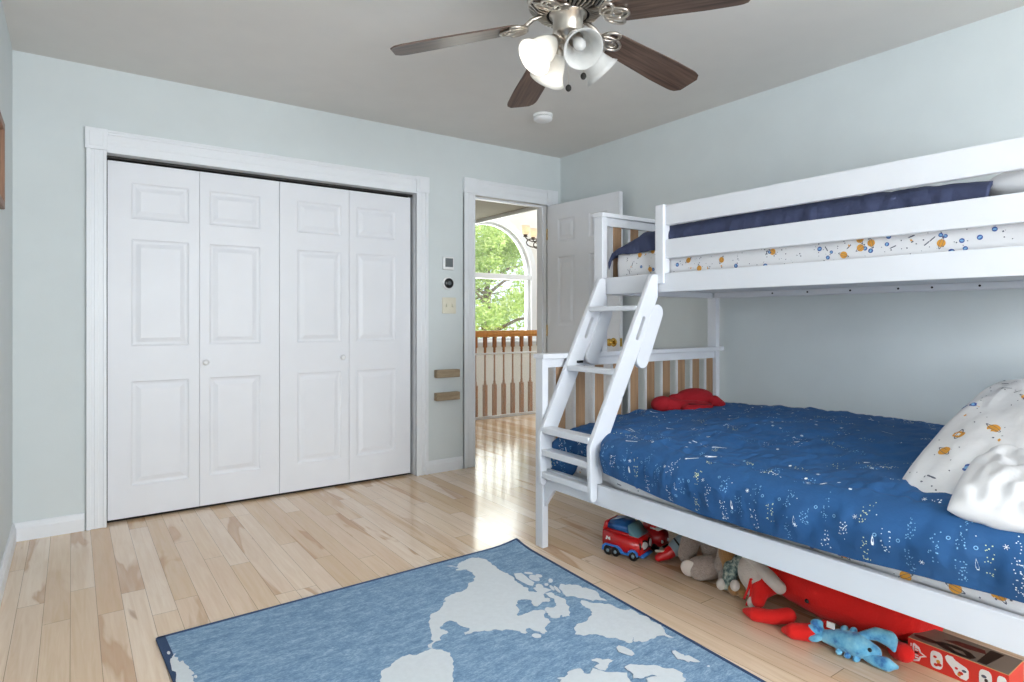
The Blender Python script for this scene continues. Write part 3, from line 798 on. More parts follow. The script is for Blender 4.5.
while u < .985:
    # one trailing cluster of star dots per step, high or low on the drop
    for v in ((.075, .24) if k % 2 else (.155,)):
        dotcol(u, v+rnd.uniform(-.02, .02), rnd.randrange(17, 27), rnd.uniform(.009, .016), rnd.uniform(.030, .055), 2 if k % 5 == 0 else rnd.choice((1, 3, 3, 1)))
    if k % 4 == 1: printed(bm, SC, min(.98, u+.014), .265, rotp(comet(.10), PI+rnd.uniform(-.12, .12)), 1, 1)
    if k % 3: printed(bm, SC, min(.98, u+.016), rnd.uniform(.06, .28), circ(.0052, 10), 3, 1, ring=.62)
    if k % 3 == 0: flower(min(.98, u+.016), rnd.uniform(.06, .28))
    u += .031; k += 1
for k in range(330):
    u, v = rnd.uniform(.02, .98), rnd.uniform(.335, .98)
    if k % 11 == 0: printed(bm, SC, u, v, rotp(comet(rnd.uniform(.045, .065)), PI/2+rnd.uniform(-.7, .7)), 1, 1)
    elif k % 4 == 0: printed(bm, SC, u, v, circ(.0052, 8), rnd.choice((1, 3)), 1, ring=rnd.choice((None, .6)))
    elif k % 7 == 0: flower(u, v)
    else: dotcol(u, v, rnd.randrange(8, 17), rnd.uniform(.010, .040), rnd.uniform(.010, .030), rnd.choice((1, 3, 3, 2)))
obj('comforter', bm, ['blue', 'pw', 'pyel', 'plb'], smooth=True, label='blue comforter printed with stars and comets on the lower bunk', cat='comforter', normals=False)

# navy coverlet on the upper bunk
def SN(u, v):
    y = 2.312-u*1.632
    zt = pl([(.65, 1.535), (.9, 1.552), (1.5, 1.560), (1.9, 1.553), (2.10, 1.535), (2.24, 1.490), (2.29, 1.462), (2.312, 1.435)], y)
    hem = pl([(.65, 1.42), (1.9, 1.445), (2.1, 1.430), (2.25, 1.432), (2.29, 1.425), (2.312, 1.362)], y)
    x, z = cr([(0, 2.278, hem), (.10, 2.270, (hem+zt)/2), (.20, 2.288, zt-.018), (.30, 2.34, zt), (.60, 2.75, zt+.012), (.92, 3.12, zt), (1., 3.180, zt-.05)], v)
    w = max(0, 1-v/.3)
    x += w*(.012*nz(y*15, v*2)+.008*nz(y*36, v*5))-.006*w
    z += (1-w)*(.008*nz(x*6, y*8)+.006*nz(x*15, y*15))+.004*nz(y*26, 3)
    return V((x, y, z))
bm = B(); cloth(bm, SN, 200, 70, .012, 1)
obj('coverlet', bm, 'navy', smooth=True, label='dark navy quilted coverlet on the upper bunk', cat='coverlet', normals=False)

def pillow_shape(L, Wd, T, wr_amp, seed, fq=1.):
    """cushion surface: f(a,b,side) in a local frame, a along L, b along W"""
    def f(a, b, s):
        k = (max(0, 1-abs(a)**2.6)*max(0, 1-abs(b)**2.6))**.52
        px = a*L/2*(1-.07*abs(b)**2*abs(a)); py = b*Wd/2*(1-.07*abs(a)**2*abs(b))
        w = wr_amp*(nz(a*3*fq+seed, b*4*fq, s)+.6*nz(a*8*fq, b*9*fq+seed, s))*k
        return V((px, py, s*(T/2*k)+w+.002*s))
    return f
def pillow_mesh(f, M, n=44):
    bm = B(); g = {}
    for s in (1, -1):
        for i in range(n+1):
            for j in range(n+1):
                edge = i in (0, n) or j in (0, n)
                if edge and s < 0: g[s, i, j] = g[1, i, j]; continue
                # denser towards the edge
                a, b = math.sin((i/n-.5)*PI), math.sin((j/n-.5)*PI)
                g[s, i, j] = bm.verts.new(M @ f(a, b, s if not edge else 0))
        for i in range(n):
            for j in range(n):
                q = [g[s, i, j], g[s, i+1, j], g[s, i+1, j+1], g[s, i, j+1]]
                bm.faces.new(q if s > 0 else q[::-1])
    return bm
# upper pillow at the head of the top bunk
f = pillow_shape(.86, .34, .185, .006, 2)
M = Matrix.Translation((2.715, .555, 1.520))
bm = pillow_mesh(f, M, 36)
def SPu(u, v): return M @ f((u-.5)*1.9, (v-.5)*1.9, 1)
motifs_space(bm, SPu, 70, random.Random(3), (1, 2, 3, 4), side=1)
obj('pillow', bm, ['sheet']+PR, smooth=True, normals=False, label='white dotted pillow at the head of the upper bunk', cat='pillow')
# big planet pillow leaning at the head of the lower bunk
f2 = pillow_shape(.76, .405, .19, .012, 5)
ex = V((.83, -.10, .40)).normalized(); ey = V((.08, .98, .04)); ey = (ey-ex*ey.dot(ex)).normalized(); nn = ex.cross(ey)
M2 = Matrix.Translation((2.305, .618, .716)) @ Matrix((ex, ey, nn)).transposed().to_4x4()
bm = pillow_mesh(f2, M2)
def SP2(u, v): return M2 @ f2((u-.5)*1.92, (v-.5)*1.92, 1)
motifs_space(bm, SP2, 130, random.Random(21), (1, 2, 3, 4), side=1, big=1.15)
pill = obj('pillow', bm, ['pillow']+PR, smooth=True, normals=False, label='white pillow printed with orange and blue planets leaning at the head of the lower bunk', cat='pillow')
# crumpled white pillow in front of it
f3 = pillow_shape(.38, .245, .125, .030, 9, .45)
ex = V((.80, .05, .26)).normalized(); ey = V((-.10, 1, .02)); ey = (ey-ex*ey.dot(ex)).normalized(); nn = ex.cross(ey)
M3 = Matrix.Translation((2.030, .542, .660)) @ Matrix((ex, ey, nn)).transposed().to_4x4()
obj('pillow', pillow_mesh(f3, M3), 'pillow', smooth=True, normals=False, label='crumpled plain white pillow in front of the planet pillow', cat='pillow')

# ------------------------------------------------------------------ rug
LAND = [[(1.353, 2.394),(1.379, 2.355),(1.409, 2.384),(1.445, 2.395),(1.471, 2.406),(1.502, 2.405),(1.522, 2.392),(1.537, 2.354),(1.535, 2.314),(1.529, 2.259),(1.52, 2.222),(1.531, 2.171),(1.525, 2.12),(1.508, 2.07),(1.509, 2.035),(1.512, 1.999),(1.516, 1.955),(1.543, 1.952),(1.553, 1.937),(1.527, 1.923),(1.514, 1.897),(1.519, 1.866),(1.505, 1.858),(1.484, 1.873),(1.458, 1.858),(1.441, 1.877),(1.457, 1.903),(1.448, 1.925),(1.43, 1.938),(1.411, 1.936),(1.388, 1.915),(1.376, 1.88),(1.342, 1.847),(1.348, 1.836),(1.376, 1.837),(1.412, 1.84),(1.442, 1.825),(1.445, 1.802),(1.413, 1.77),(1.419, 1.752),(1.413, 1.736),(1.387, 1.722),(1.358, 1.686),(1.341, 1.68),(1.337, 1.7),(1.324, 1.716),(1.321, 1.743),(1.31, 1.745),(1.298, 1.72),(1.287, 1.718),(1.277, 1.731),(1.273, 1.752),(1.26, 1.769),(1.231, 1.782),(1.22, 1.803),(1.198, 1.806),(1.182, 1.82),(1.153, 1.832),(1.129, 1.831),(1.111, 1.832),(1.114, 1.848),(1.137, 1.85),(1.146, 1.869),(1.134, 1.89),(1.133, 1.93),(1.117, 1.954),(1.096, 1.95),(1.065, 1.933),(1.06, 1.917),(1.074, 1.895),(1.072, 1.881),(1.051, 1.881),(1.036, 1.873),(1.026, 1.851),(1.013, 1.854),(0.985, 1.841),(0.976, 1.82),(0.968, 1.834),(0.977, 1.851),(1.007, 1.887),(1.035, 1.948),(1.048, 1.986),(1.07, 2.014),(1.091, 2.039),(1.154, 2.07),(1.186, 2.108),(1.178, 2.102),(1.193, 2.122),(1.23, 2.135),(1.262, 2.137),(1.308, 2.145),(1.327, 2.165),(1.367, 2.188),(1.4, 2.227),(1.411, 2.266),(1.407, 2.307),(1.376, 2.319),(1.363, 2.328),(1.384, 2.338)], [(0.977, 1.822),(0.981, 1.813),(0.999, 1.795),(1.005, 1.775),(1.008, 1.756),(0.997, 1.721),(0.982, 1.69),(0.963, 1.663),(0.937, 1.619),(0.917, 1.499),(0.8370000000000001, 1.319),(0.777, 1.069),(0.7370000000000001, 0.919),(0.677, 0.959),(0.667, 1.2189999999999999),(0.74, 1.654),(0.76, 1.754),(0.801, 1.803),(0.837, 1.819),(0.874, 1.835),(0.899, 1.834),(0.94, 1.819)], [(1.616, 1.797),(1.629, 1.765),(1.644, 1.747),(1.681, 1.713),(1.697, 1.636),(1.719, 1.635),(1.712, 1.583),(1.713, 1.528),(1.719, 1.485),(1.701, 1.453),(1.685, 1.398),(1.671, 1.411),(1.665, 1.432),(1.624, 1.435),(1.597, 1.437),(1.573, 1.442),(1.572, 1.455),(1.555, 1.458),(1.574, 1.483),(1.551, 1.464),(1.532, 1.464),(1.532, 1.484),(1.521, 1.515),(1.497, 1.547),(1.481, 1.574),(1.441, 1.59),(1.423, 1.615),(1.445, 1.642),(1.476, 1.665),(1.519, 1.66),(1.564, 1.682),(1.585, 1.702),(1.592, 1.732),(1.594, 1.768)], [(1.648, 1.957),(1.675, 1.933),(1.698, 1.904),(1.709, 1.854),(1.71, 1.796),(1.696, 1.736),(1.675, 1.751),(1.648, 1.763),(1.632, 1.805),(1.615, 1.838),(1.589, 1.856),(1.596, 1.878),(1.612, 1.924)], [(1.538, 1.927),(1.566, 1.915),(1.559, 1.888),(1.572, 1.84),(1.558, 1.82),(1.532, 1.772),(1.493, 1.723),(1.469, 1.733),(1.476, 1.749),(1.458, 1.737),(1.436, 1.747),(1.443, 1.786),(1.454, 1.821),(1.471, 1.83),(1.488, 1.811),(1.509, 1.818),(1.523, 1.845),(1.532, 1.892)], [(1.529, 1.992),(1.557, 1.988),(1.572, 1.96),(1.58, 1.933),(1.546, 1.929),(1.514, 1.916),(1.524, 1.967)], [(1.598, 2.033),(1.587, 2.029),(1.577, 2.037),(1.572, 2.054),(1.573, 2.073),(1.581, 2.088),(1.592, 2.092),(1.602, 2.084),(1.607, 2.067),(1.606, 2.048)], [(1.628, 2.057),(1.621, 2.052),(1.613, 2.055),(1.608, 2.064),(1.608, 2.075),(1.613, 2.085),(1.621, 2.089),(1.629, 2.086),(1.634, 2.078),(1.633, 2.066)], [(1.633, 1.992),(1.623, 1.987),(1.617, 1.988),(1.616, 1.995),(1.621, 2.006),(1.629, 2.016),(1.639, 2.022),(1.645, 2.021),(1.646, 2.013),(1.642, 2.002)], [(1.6, 1.979),(1.594, 1.974),(1.587, 1.972),(1.583, 1.976),(1.583, 1.982),(1.586, 1.989),(1.593, 1.995),(1.599, 1.996),(1.604, 1.993),(1.604, 1.987)], [(1.585, 1.923),(1.581, 1.924),(1.581, 1.934),(1.585, 1.949),(1.592, 1.963),(1.599, 1.971),(1.603, 1.969),(1.603, 1.958),(1.599, 1.944),(1.592, 1.93)], [(1.591, 1.891),(1.587, 1.894),(1.588, 1.909),(1.594, 1.93),(1.602, 1.948),(1.61, 1.958),(1.614, 1.954),(1.612, 1.939),(1.606, 1.918),(1.598, 1.9)], [(1.523, 1.873),(1.517, 1.869),(1.511, 1.869),(1.506, 1.873),(1.504, 1.879),(1.506, 1.885),(1.511, 1.888),(1.518, 1.888),(1.523, 1.884),(1.525, 1.878)], [(1.452, 1.855),(1.447, 1.853),(1.441, 1.854),(1.436, 1.859),(1.435, 1.866),(1.437, 1.872),(1.442, 1.875),(1.448, 1.873),(1.453, 1.868),(1.454, 1.861)], [(1.319, 1.67),(1.311, 1.665),(1.301, 1.668),(1.294, 1.675),(1.292, 1.686),(1.295, 1.695),(1.304, 1.7),(1.313, 1.698),(1.321, 1.69),(1.323, 1.679)], [(1.547, 2.15),(1.577, 2.138),(1.574, 2.103),(1.565, 2.064),(1.565, 2.029),(1.539, 2.005),(1.528, 2.021),(1.525, 2.067),(1.524, 2.102)], [(1.613, 2.102),(1.606, 2.1),(1.597, 2.104),(1.59, 2.113),(1.586, 2.123),(1.588, 2.132),(1.595, 2.134),(1.604, 2.13),(1.612, 2.121),(1.616, 2.111)], [(1.596, 2.034),(1.584, 2.03),(1.575, 2.039),(1.573, 2.057),(1.577, 2.078),(1.587, 2.093),(1.599, 2.098),(1.608, 2.089),(1.61, 2.07),(1.606, 2.049)], [(1.629, 2.055),(1.621, 2.052),(1.614, 2.055),(1.609, 2.063),(1.609, 2.074),(1.614, 2.083),(1.621, 2.087),(1.628, 2.084),(1.633, 2.075),(1.633, 2.064)], [(1.563, 1.966),(1.551, 1.96),(1.542, 1.963),(1.539, 1.974),(1.542, 1.989),(1.55, 2.002),(1.562, 2.009),(1.571, 2.006),(1.575, 1.994),(1.572, 1.979)], [(1.476, 1.467),(1.492, 1.472),(1.501, 1.454),(1.504, 1.424),(1.496, 1.403),(1.479, 1.4),(1.469, 1.423),(1.463, 1.443)], [(1.606, 1.341),(1.623, 1.34),(1.62, 1.32),(1.618, 1.3),(1.633, 1.295),(1.632, 1.248),(1.609, 1.27),(1.599, 1.267),(1.597, 1.289),(1.585, 1.303),(1.596, 1.321)], [(1.358, 1.46),(1.378, 1.458),(1.386, 1.439),(1.422, 1.416),(1.394, 1.414),(1.372, 1.399),(1.351, 1.39),(1.338, 1.409),(1.335, 1.426),(1.364, 1.43),(1.354, 1.452)], [(1.243, 1.442),(1.278, 1.451),(1.296, 1.444),(1.287, 1.421),(1.303, 1.405),(1.329, 1.425),(1.335, 1.406),(1.349, 1.381),(1.398, 1.342),(1.379, 1.317),(1.373, 1.294),(1.393, 1.044),(1.273, 0.894),(1.183, 0.992),(1.0430000000000001, 1.222),(1.1230000000000002, 1.3619999999999999)], [(1.411, 1.366),(1.441, 1.37),(1.468, 1.346),(1.507, 1.308),(1.531, 1.276),(1.535, 1.239),(1.511, 1.209),(1.495, 1.207),(1.409, 1.268),(1.421, 1.287),(1.44, 1.285),(1.471, 1.265),(1.453, 1.29),(1.426, 1.295),(1.412, 1.294),(1.39, 1.309),(1.409, 1.334)], [(1.636, 1.215),(1.633, 1.214),(1.63, 1.214),(1.627, 1.216),(1.627, 1.218),(1.628, 1.221),(1.632, 1.222),(1.635, 1.222),(1.637, 1.22),(1.638, 1.218)], [(0.257, 2.25),(0.266, 2.265),(0.276, 2.281),(0.279, 2.247),(0.275, 2.231),(0.28, 2.212),(0.29, 2.217),(0.295, 2.18),(0.301, 2.146),(0.298, 2.108),(0.298, 2.075),(0.348, 1.955),(0.318, 1.7750000000000001),(0.238, 1.8150000000000002),(0.255, 2.106),(0.253, 2.174)], [(0.262, 2.292),(0.261, 2.286),(0.258, 2.283),(0.255, 2.285),(0.253, 2.291),(0.253, 2.299),(0.255, 2.305),(0.257, 2.308),(0.26, 2.306),(0.262, 2.3)], [(0.312, 2.091),(0.31, 2.086),(0.308, 2.084),(0.305, 2.086),(0.303, 2.091),(0.303, 2.097),(0.305, 2.103),(0.308, 2.105),(0.311, 2.103),(0.312, 2.098)], [(1.23, 1.424),(1.225, 1.423),(1.216, 1.426),(1.207, 1.433),(1.202, 1.44),(1.201, 1.444),(1.206, 1.445),(1.215, 1.442),(1.224, 1.435),(1.23, 1.428)], [(0.55, 1.0),(0.62, 0.98),(0.72, 1.05),(0.8, 1.0),(0.84, 0.86),(0.76, 0.76),(0.64, 0.72),(0.58, 0.8),(0.54, 0.9)]]

rug = empty('world_map_rug', (1.0, 1.45, 0), label='blue rug with a pale world map on the hardwood floor', cat='rug')
rc = [(.238, 2.432), (1.782, 2.455), (1.668, .45), (.335, .45)]
bm = B(); N = 40
def rz(x, y):  # far right corner lifts a little
    d = math.hypot(x-1.782, y-2.455); return .007+.016*max(0, 1-d/.16)**2
def rpt(s, t): 
    a = V(rc[0]).lerp(V(rc[1]), s); b = V(rc[3]).lerp(V(rc[2]), s); return a.lerp(b, t)
g = [[None]*(N+1) for _ in range(N+1)]
for i in range(N+1):
    for j in range(N+1):
        p = rpt(i/N, j/N); g[i][j] = (bm.verts.new((p.x, p.y, rz(p.x, p.y))), bm.verts.new((p.x, p.y, max(.001, rz(p.x, p.y)-.006))))
for i in range(N):
    for j in range(N):
        bm.faces.new([g[a][b][0] for a, b in ((i, j), (i, j+1), (i+1, j+1), (i+1, j))]); bm.faces.new([g[a][b][1] for a, b in ((i, j), (i+1, j), (i+1, j+1), (i, j+1))])
for i in range(N):
    for a, b in (((i, 0), (i+1, 0)), ((i, N), (i+1, N)), ((0, i), (0, i+1)), ((N, i), (N, i+1))):
        bm.faces.new((g[a[0]][a[1]][0], g[b[0]][b[1]][0], g[b[0]][b[1]][1], g[a[0]][a[1]][1]))
bmesh.ops.recalc_face_normals(bm, faces=bm.faces[:])
bmesh.ops.triangulate(bm, faces=bm.faces[:])
from mathutils.geometry import tessellate_polygon
rg = random.Random(2)
def ragged(poly, depth=2):
    for _ in range(depth):
        o = []
        for k, a in enumerate(poly):
            b = poly[(k+1) % len(poly)]; d = math.hypot(b[0]-a[0], b[1]-a[1]); o.append(a)
            if .008 < d < .16:
                t = rg.gauss(0, .12)*min(d, .05); o.append(((a[0]+b[0])/2-(b[1]-a[1])/d*t, (a[1]+b[1])/2+(b[0]-a[0])/d*t))
        poly = o
    return poly
for li, poly in enumerate(LAND):
    poly = ragged(poly) if len(poly) > 10 else poly
    vs = [bm.verts.new((x, y, rz(x, y)+.0010+.00012*li)) for x, y in poly]
    for a, b, c in tessellate_polygon([[V((x, y, 0)) for x, y in poly]]):
        try: fc = bm.faces.new((vs[a], vs[b], vs[c]))
        except ValueError: continue
        fc.material_index = 1
        fc.normal_update()
        if fc.normal.z < 0: fc.normal_flip()
obj('pile', bm, ['rug', 'rugland'], rug, normals=False)
def edge_strip(a, b, w, n=30):
    bm = B(); a, b = V(a), V(b); d = (b-a).normalized(); t = V((-d.y, d.x))
    ctr = V((1.0, 1.5)); 
    if (ctr-a).dot(t) < 0: t = -t
    L = [[bm.verts.new((q.x, q.y, rz(q.x, q.y)+dz)) for q, dz in ((p-t*.004, -.006), (p-t*.004, .002), (p+t*w, .002), (p+t*w, -.002))] for p in [a.lerp(b, k/n) for k in range(n+1)]]
    for r, s in zip(L, L[1:]):
        for k in range(3): bm.faces.new((r[k], r[k+1], s[k+1], s[k]))
    return bm
bm = edge_strip(rc[0], rc[1], .006); obj('binding', bm, 'rugedge', rug)
bm = edge_strip(rc[1], rc[2], .007); obj('binding', bm, 'rugedge', rug)
bm = edge_strip(rc[3], rc[0], .024); obj('binding', bm, 'rugedge', rug)
bm = edge_strip(rc[2], rc[3], .008); obj('binding', bm, 'rugedge', rug)

# ------------------------------------------------------------------ soft toys
def place(bm, M): bmesh.ops.transform(bm, matrix=M, verts=bm.verts[:]); return bm
def soft(name, bm, m, parent=None, voxel=.006, smooth=5, **k): return obj_me(name, fused(bm, voxel, smooth), m, parent, smooth=True, **k)
from mathutils import Euler
E_ = lambda x, y, z: Euler((math.radians(x), math.radians(y), math.radians(z)))
# red plush crayfish on the lower bunk
t = empty('plush_crayfish', (2.64, 2.11, .62), label='dark red plush sea creature at the foot of the lower bunk', cat='plush toy')
bm = B()
ball(bm, (2.74, 2.135, .680), (.115, .065, .052), E_(0, 0, -18)); ball(bm, (2.53, 2.185, .655), (.060, .050, .043)); limb(bm, [(2.54, 2.18, .655), (2.60, 2.12, .645), (2.66, 2.065, .640)], [.045, .034, .040])
ball(bm, (2.665, 2.055, .640), (.105, .045, .034), E_(0, 0, -8)); limb(bm, [(2.80, 2.05, .665), (2.84, 2.035, .645)], [.032, .022]); limb(bm, [(2.61, 2.17, .675), (2.67, 2.15, .68)], [.030, .030])
soft('body', bm, 'dred', t)
obj('seam', tube(B(), [(2.585, 2.052, .667), (2.63, 2.022, .664), (2.68, 2.014, .660), (2.73, 2.02, .655)], .003), 'maroon', t, smooth=True)

# large red plush lobster under the bed
t = empty('plush_lobster', (2.18, 1.06, 0), label='large bright red plush lobster under the bed', cat='plush toy')
bm = B()
limb(bm, [(2.235, 1.265, .120), (2.235, 1.15, .122), (2.25, 1.03, .115), (2.29, .93, .095)], [.086, .104, .100, .075])
limb(bm, [(2.29, .93, .095), (2.37, .90, .075), (2.43, .91, .05)], [.075, .065, .05])
soft('body', bm, 'red', t, .008)
bm = B()
limb(bm, [(2.19, 1.345, .10), (2.14, 1.365, .065), (2.10, 1.345, .045)], [.050, .036, .026]); ball(bm, (2.185, 1.335, .115), (.052, .048, .052))
limb(bm, [(2.22, 1.40, .10), (2.19, 1.42, .06)], [.03, .02])
soft('head', bm, 'red', t)
bm = B(); limb(bm, [(2.10, 1.225, .036), (2.055, 1.260, .030), (2.035, 1.315, .024), (2.04, 1.36, .018)], [.028, .026, .026, .012])
soft('claw', bm, 'red', t)
bm = B(); limb(bm, [(2.12, 1.10, .034), (2.055, 1.125, .030), (2.030, 1.165, .026), (2.028, 1.20, .016)], [.030, .030, .028, .012])
soft('claw', bm, 'red', t)
bm = B(); limb(bm, [(2.16, .87, .04), (2.18, .90, .03), (2.23, .91, .02)], [.030, .028, .015]); soft('claw', bm, 'red', t)
for p in ((2.11, 1.392, .075), (2.10, 1.375, .060)):
    obj('antenna', tube(B(), [(2.15, 1.37, .115), (2.12, 1.39, .105), p, (p[0]-.012, p[1]+.012, p[2]-.045)], .0045), 'red', t, smooth=True)
obj('eye', ball(B(), (2.140, 1.178, .096), .008), 'black', t, smooth=True)

SB = Matrix.Translation((2.055, 1.05, 0)) @ Matrix.Scale(.86, 4) @ Matrix.Translation((-2.055, -1.05, 0))
# small blue plush lobster lying before it
t = empty('small_plush_lobster', (2.07, 1.0, 0), label='small light blue speckled plush lobster lying in front of the red one', cat='plush toy')
bm = B()
limb(bm, [(2.072, 1.075, .040), (2.078, 1.02, .048), (2.085, .965, .050), (2.10, .915, .040)], [.026, .040, .046, .030])
soft('body', place(bm, SB), 'aqua', t, .005)
for a, r in (((2.055, 1.125, .052), (.018, .030, .020)), ((2.040, 1.105, .030), (.020, .026, .013)), ((2.075, 1.115, .075), (.014, .026, .018))):
    bm = B(); ball(bm, a, r, E_(-15, 0, 20)); limb(bm, [a, (2.068, 1.085, .042)], [.012, .018]); soft('tail_fin', place(bm, SB), 'aqua', t, .004)
bm = B(); limb(bm, [(2.10, .955, .085), (2.14, .92, .095), (2.16, .885, .085), (2.155, .865, .055)], [.016, .024, .030, .012]); soft('claw', place(bm, SB), 'aqua', t, .005)
bm = B(); limb(bm, [(2.075, .935, .025), (2.078, .90, .024), (2.085, .862, .024), (2.10, .835, .022)], [.014, .022, .025, .010]); soft('claw', place(bm, SB), 'aqua', t, .005)
for a in ((2.052, 1.015, .014), (2.055, .985, .013), (2.058, .955, .012), (2.10, 1.02, .085), (2.108, .99, .088)):
    obj('leg', place(ball(B(), a, (.019, .012, .012)), SB), 'aqua', t, smooth=True)
obj('eye', place(ball(B(), (2.071, .914, .058), .0075), SB), 'black', t, smooth=True)
obj('tag', place(bx(2.072, 2.078, 1.045, 1.075, .078, .100), SB), 'bwhite', t, label='white cloth tag')

# grey bear sitting with one paw forward
BS = Matrix.Translation((.01, -.035, 0))
t = empty('plush_bear', (2.21, 1.70, 0), label='mauve grey plush bear sitting under the bed', cat='plush toy')
bm = B(); ball(bm, (2.30, 1.70, .13), (.085, .085, .13)); ball(bm, (2.32, 1.70, .265), (.060, .062, .050)); ball(bm, (2.30, 1.765, .285), .022); ball(bm, (2.30, 1.635, .285), .022); ball(bm, (2.265, 1.70, .255), .028)
soft('body', place(bm, BS), 'greyp', t, .007)
for pts in ([(2.28, 1.77, .17), (2.22, 1.795, .12), (2.19, 1.79, .07)], [(2.27, 1.63, .17), (2.21, 1.60, .12), (2.19, 1.60, .08)]):
    bm = B(); limb(bm, pts, [.035, .042, .040]); soft('arm', place(bm, BS), 'greyp', t, .007)
bm = B(); limb(bm, [(2.26, 1.66, .06), (2.19, 1.665, .055), (2.145, 1.69, .052)], [.042, .050, .050]); soft('leg', place(bm, BS), 'greyp', t, .007)
bm = B(); limb(bm, [(2.26, 1.60, .055), (2.20, 1.585, .05), (2.165, 1.56, .045)], [.042, .044, .044]); soft('leg', place(bm, BS), 'greyp', t, .007)
obj('paw_pad', place(ball(B(), (2.104, 1.712, .055), (.014, .034, .037), E_(0, -10, 28)), BS), 'greyin', t, smooth=True, label='pale paw pad')

# brown plush between
t = empty('plush_monkey', (2.2, 1.50, 0), label='brown plush animal slumped between the grey bear and the pale eared toy', cat='plush toy')
bm = B(); limb(bm, [(2.24, 1.565, .20), (2.215, 1.55, .13), (2.20, 1.525, .07)], [.045, .046, .040]); ball(bm, (2.27, 1.55, .17), (.06, .06, .07))
limb(bm, [(2.20, 1.53, .06), (2.165, 1.51, .035), (2.15, 1.48, .028)], [.034, .028, .028])
soft('body', bm, 'brownp', t, .006)
bm = B(); limb(bm, [(2.19, 1.47, .04), (2.155, 1.445, .026)], [.028, .025]); soft('foot', bm, 'brownp', t, .006)

# pale plush with long ear and scarf
t = empty('plush_rabbit', (2.18, 1.44, 0), label='pale grey plush toy with long floppy ears and a checked scarf under the bed', cat='plush toy')
bm = B(); ball(bm, (2.185, 1.405, .110), (.066, .075, .078)); ball(bm, (2.15, 1.385, .055), (.036, .040, .036)); ball(bm, (2.25, 1.44, .15), (.06, .065, .06))
soft('head', bm, 'palep', t, .006)
bm = B(); limb(bm, [(2.16, 1.44, .170), (2.145, 1.375, .160), (2.125, 1.315, .138), (2.115, 1.268, .118)], [.014, .020, .026, .024]); soft('ear', bm, 'palep', t, .005)
bm = B(); limb(bm, [(2.19, 1.50, .185), (2.18, 1.46, .195), (2.18, 1.42, .190)], [.020, .024, .018]); soft('ear', bm, 'palep', t, .005)
bm = B(); limb(bm, [(2.175, 1.515, .095), (2.150, 1.505, .060), (2.135, 1.510, .035)], [.030, .028, .018]); ball(bm, (2.19, 1.48, .12), (.034, .036, .04)); soft('scarf', bm, 'scarf', t, .005)
for a in ((2.120, 1.522, .040), (2.125, 1.462, .055), (2.10, 1.37, .030)):
    obj('paw', ball(B(), a, (.020, .018, .022)), 'palep', t, smooth=True)

# ------------------------------------------------------------------ toy van
van = empty('toy_van', (2.135, 2.050, 0), label='red toy van with blue roof and wheel arches by the bed post', cat='toy vehicle')
TV = Matrix.Translation((2.125, 2.045, 0)) @ Matrix.Rotation(math.radians(-74), 4, 'Z') @ Matrix.Scale(1.10, 4)   # local +x is the van's nose
L2, W2 = .088, .056
def vbox(prof, w0, w1, bev=.010, seg=3):
    bm = B(); prism(bm, prof, 'y', w0, w1)
    bmesh.ops.recalc_face_normals(bm, faces=bm.faces[:])
    bmesh.ops.bevel(bm, geom=bm.edges[:], offset=bev, segments=seg, affect='EDGES', clamp_overlap=True)
    return place(bm, TV)
obj('body', vbox([(-L2, .020), (L2-.006, .018), (L2+.008, .030), (L2+.010, .065), (L2-.002, .100), (-L2, .108), (-L2-.004, .06)], -W2, W2, .012, 4), 'bred', van, smooth=True)
obj('roof', vbox([(-L2+.010, .104), (.040, .098), (.030, .142), (-.002, .152), (-L2+.018, .140)], -W2+.008, W2-.008, .010), 'bblue', van, smooth=True)
obj('rear_pillar', vbox([(-L2-.002, .100), (-L2+.016, .100), (-L2+.024, .140), (-L2+.012, .140)], -W2+.004, W2-.004, .004, 2), 'bred', van, smooth=True)
obj('windscreen', vbox([(.036, .098), (.082, .096), (.072, .104), (.036, .142), (.030, .140)], -W2+.006, W2-.006, .004, 2), 'bglass', van, smooth=True)
for s in (-1, 1):
    for x in (-.058, -.022, .060):
        M = TV @ frame_to((x, s*(W2-.010), .019), (0, s, 0))
        w = obj('wheel', lathe(B(), [(.019, -.012), (.0205, -.008), (.0205, .012), (.017, .016), (.008, .014), (.0, .014)], M, 20), 'black', van, smooth=True)
        obj('hub_cap', lathe(B(), [(.008, .0135), (.006, .0165), (.0, .017)], M, 14), 'bgrey', w, smooth=True)
    arch_o = [(-.086, .016), (-.084, .036), (-.070, .048), (-.012, .048), (.004, .040), (.016, .026), (.034, .026), (.042, .040), (.055, .047), (.068, .046), (.082, .038), (.084, .022), (.077, .020), (.072, .034), (.060, .039), (.048, .032), (.042, .018), (.004, .018), (-.006, .034), (-.018, .040), (-.066, .040), (-.076, .032), (-.079, .016)]
    obj('wheel_arch', place(prism(B(), arch_o, 'y', s*(W2-.004), s*(W2+.006)), TV), 'bsky', van, bevel=.0015)
    obj('side_mark', place(prism(B(), [(-.070, .064), (-.062, .064), (-.060, .072), (-.054, .064), (-.046, .064), (-.048, .078), (-.056, .074), (-.064, .080)], 'y', s*W2-.0005, s*(W2+.0012)), TV), 'bwhite', van)
    yy = s*.026
    el = lathe(B(), [(.021, 0), (.021, .004), (.019, .005)], TV @ frame_to((L2+.004, yy, .063), (1, s*.25, .10)) @ Matrix.Diagonal((1.35, 1.0, 1, 1)), 26)
    e = obj('headlight', el, 'black', van, smooth=True)
    obj('lens', lathe(B(), [(.015, .003), (.015, .006), (.012, .008)], TV @ frame_to((L2+.004, yy, .063), (1, s*.25, .10)) @ Matrix.Diagonal((1.35, 1.0, 1, 1)), 26), 'bwhite', e, smooth=True)
obj('bumper', vbox([(L2-.01, .014), (L2+.014, .014), (L2+.014, .026), (L2-.01, .026)], -W2+.010, W2-.010, .004, 2), 'bsky', van, smooth=True)

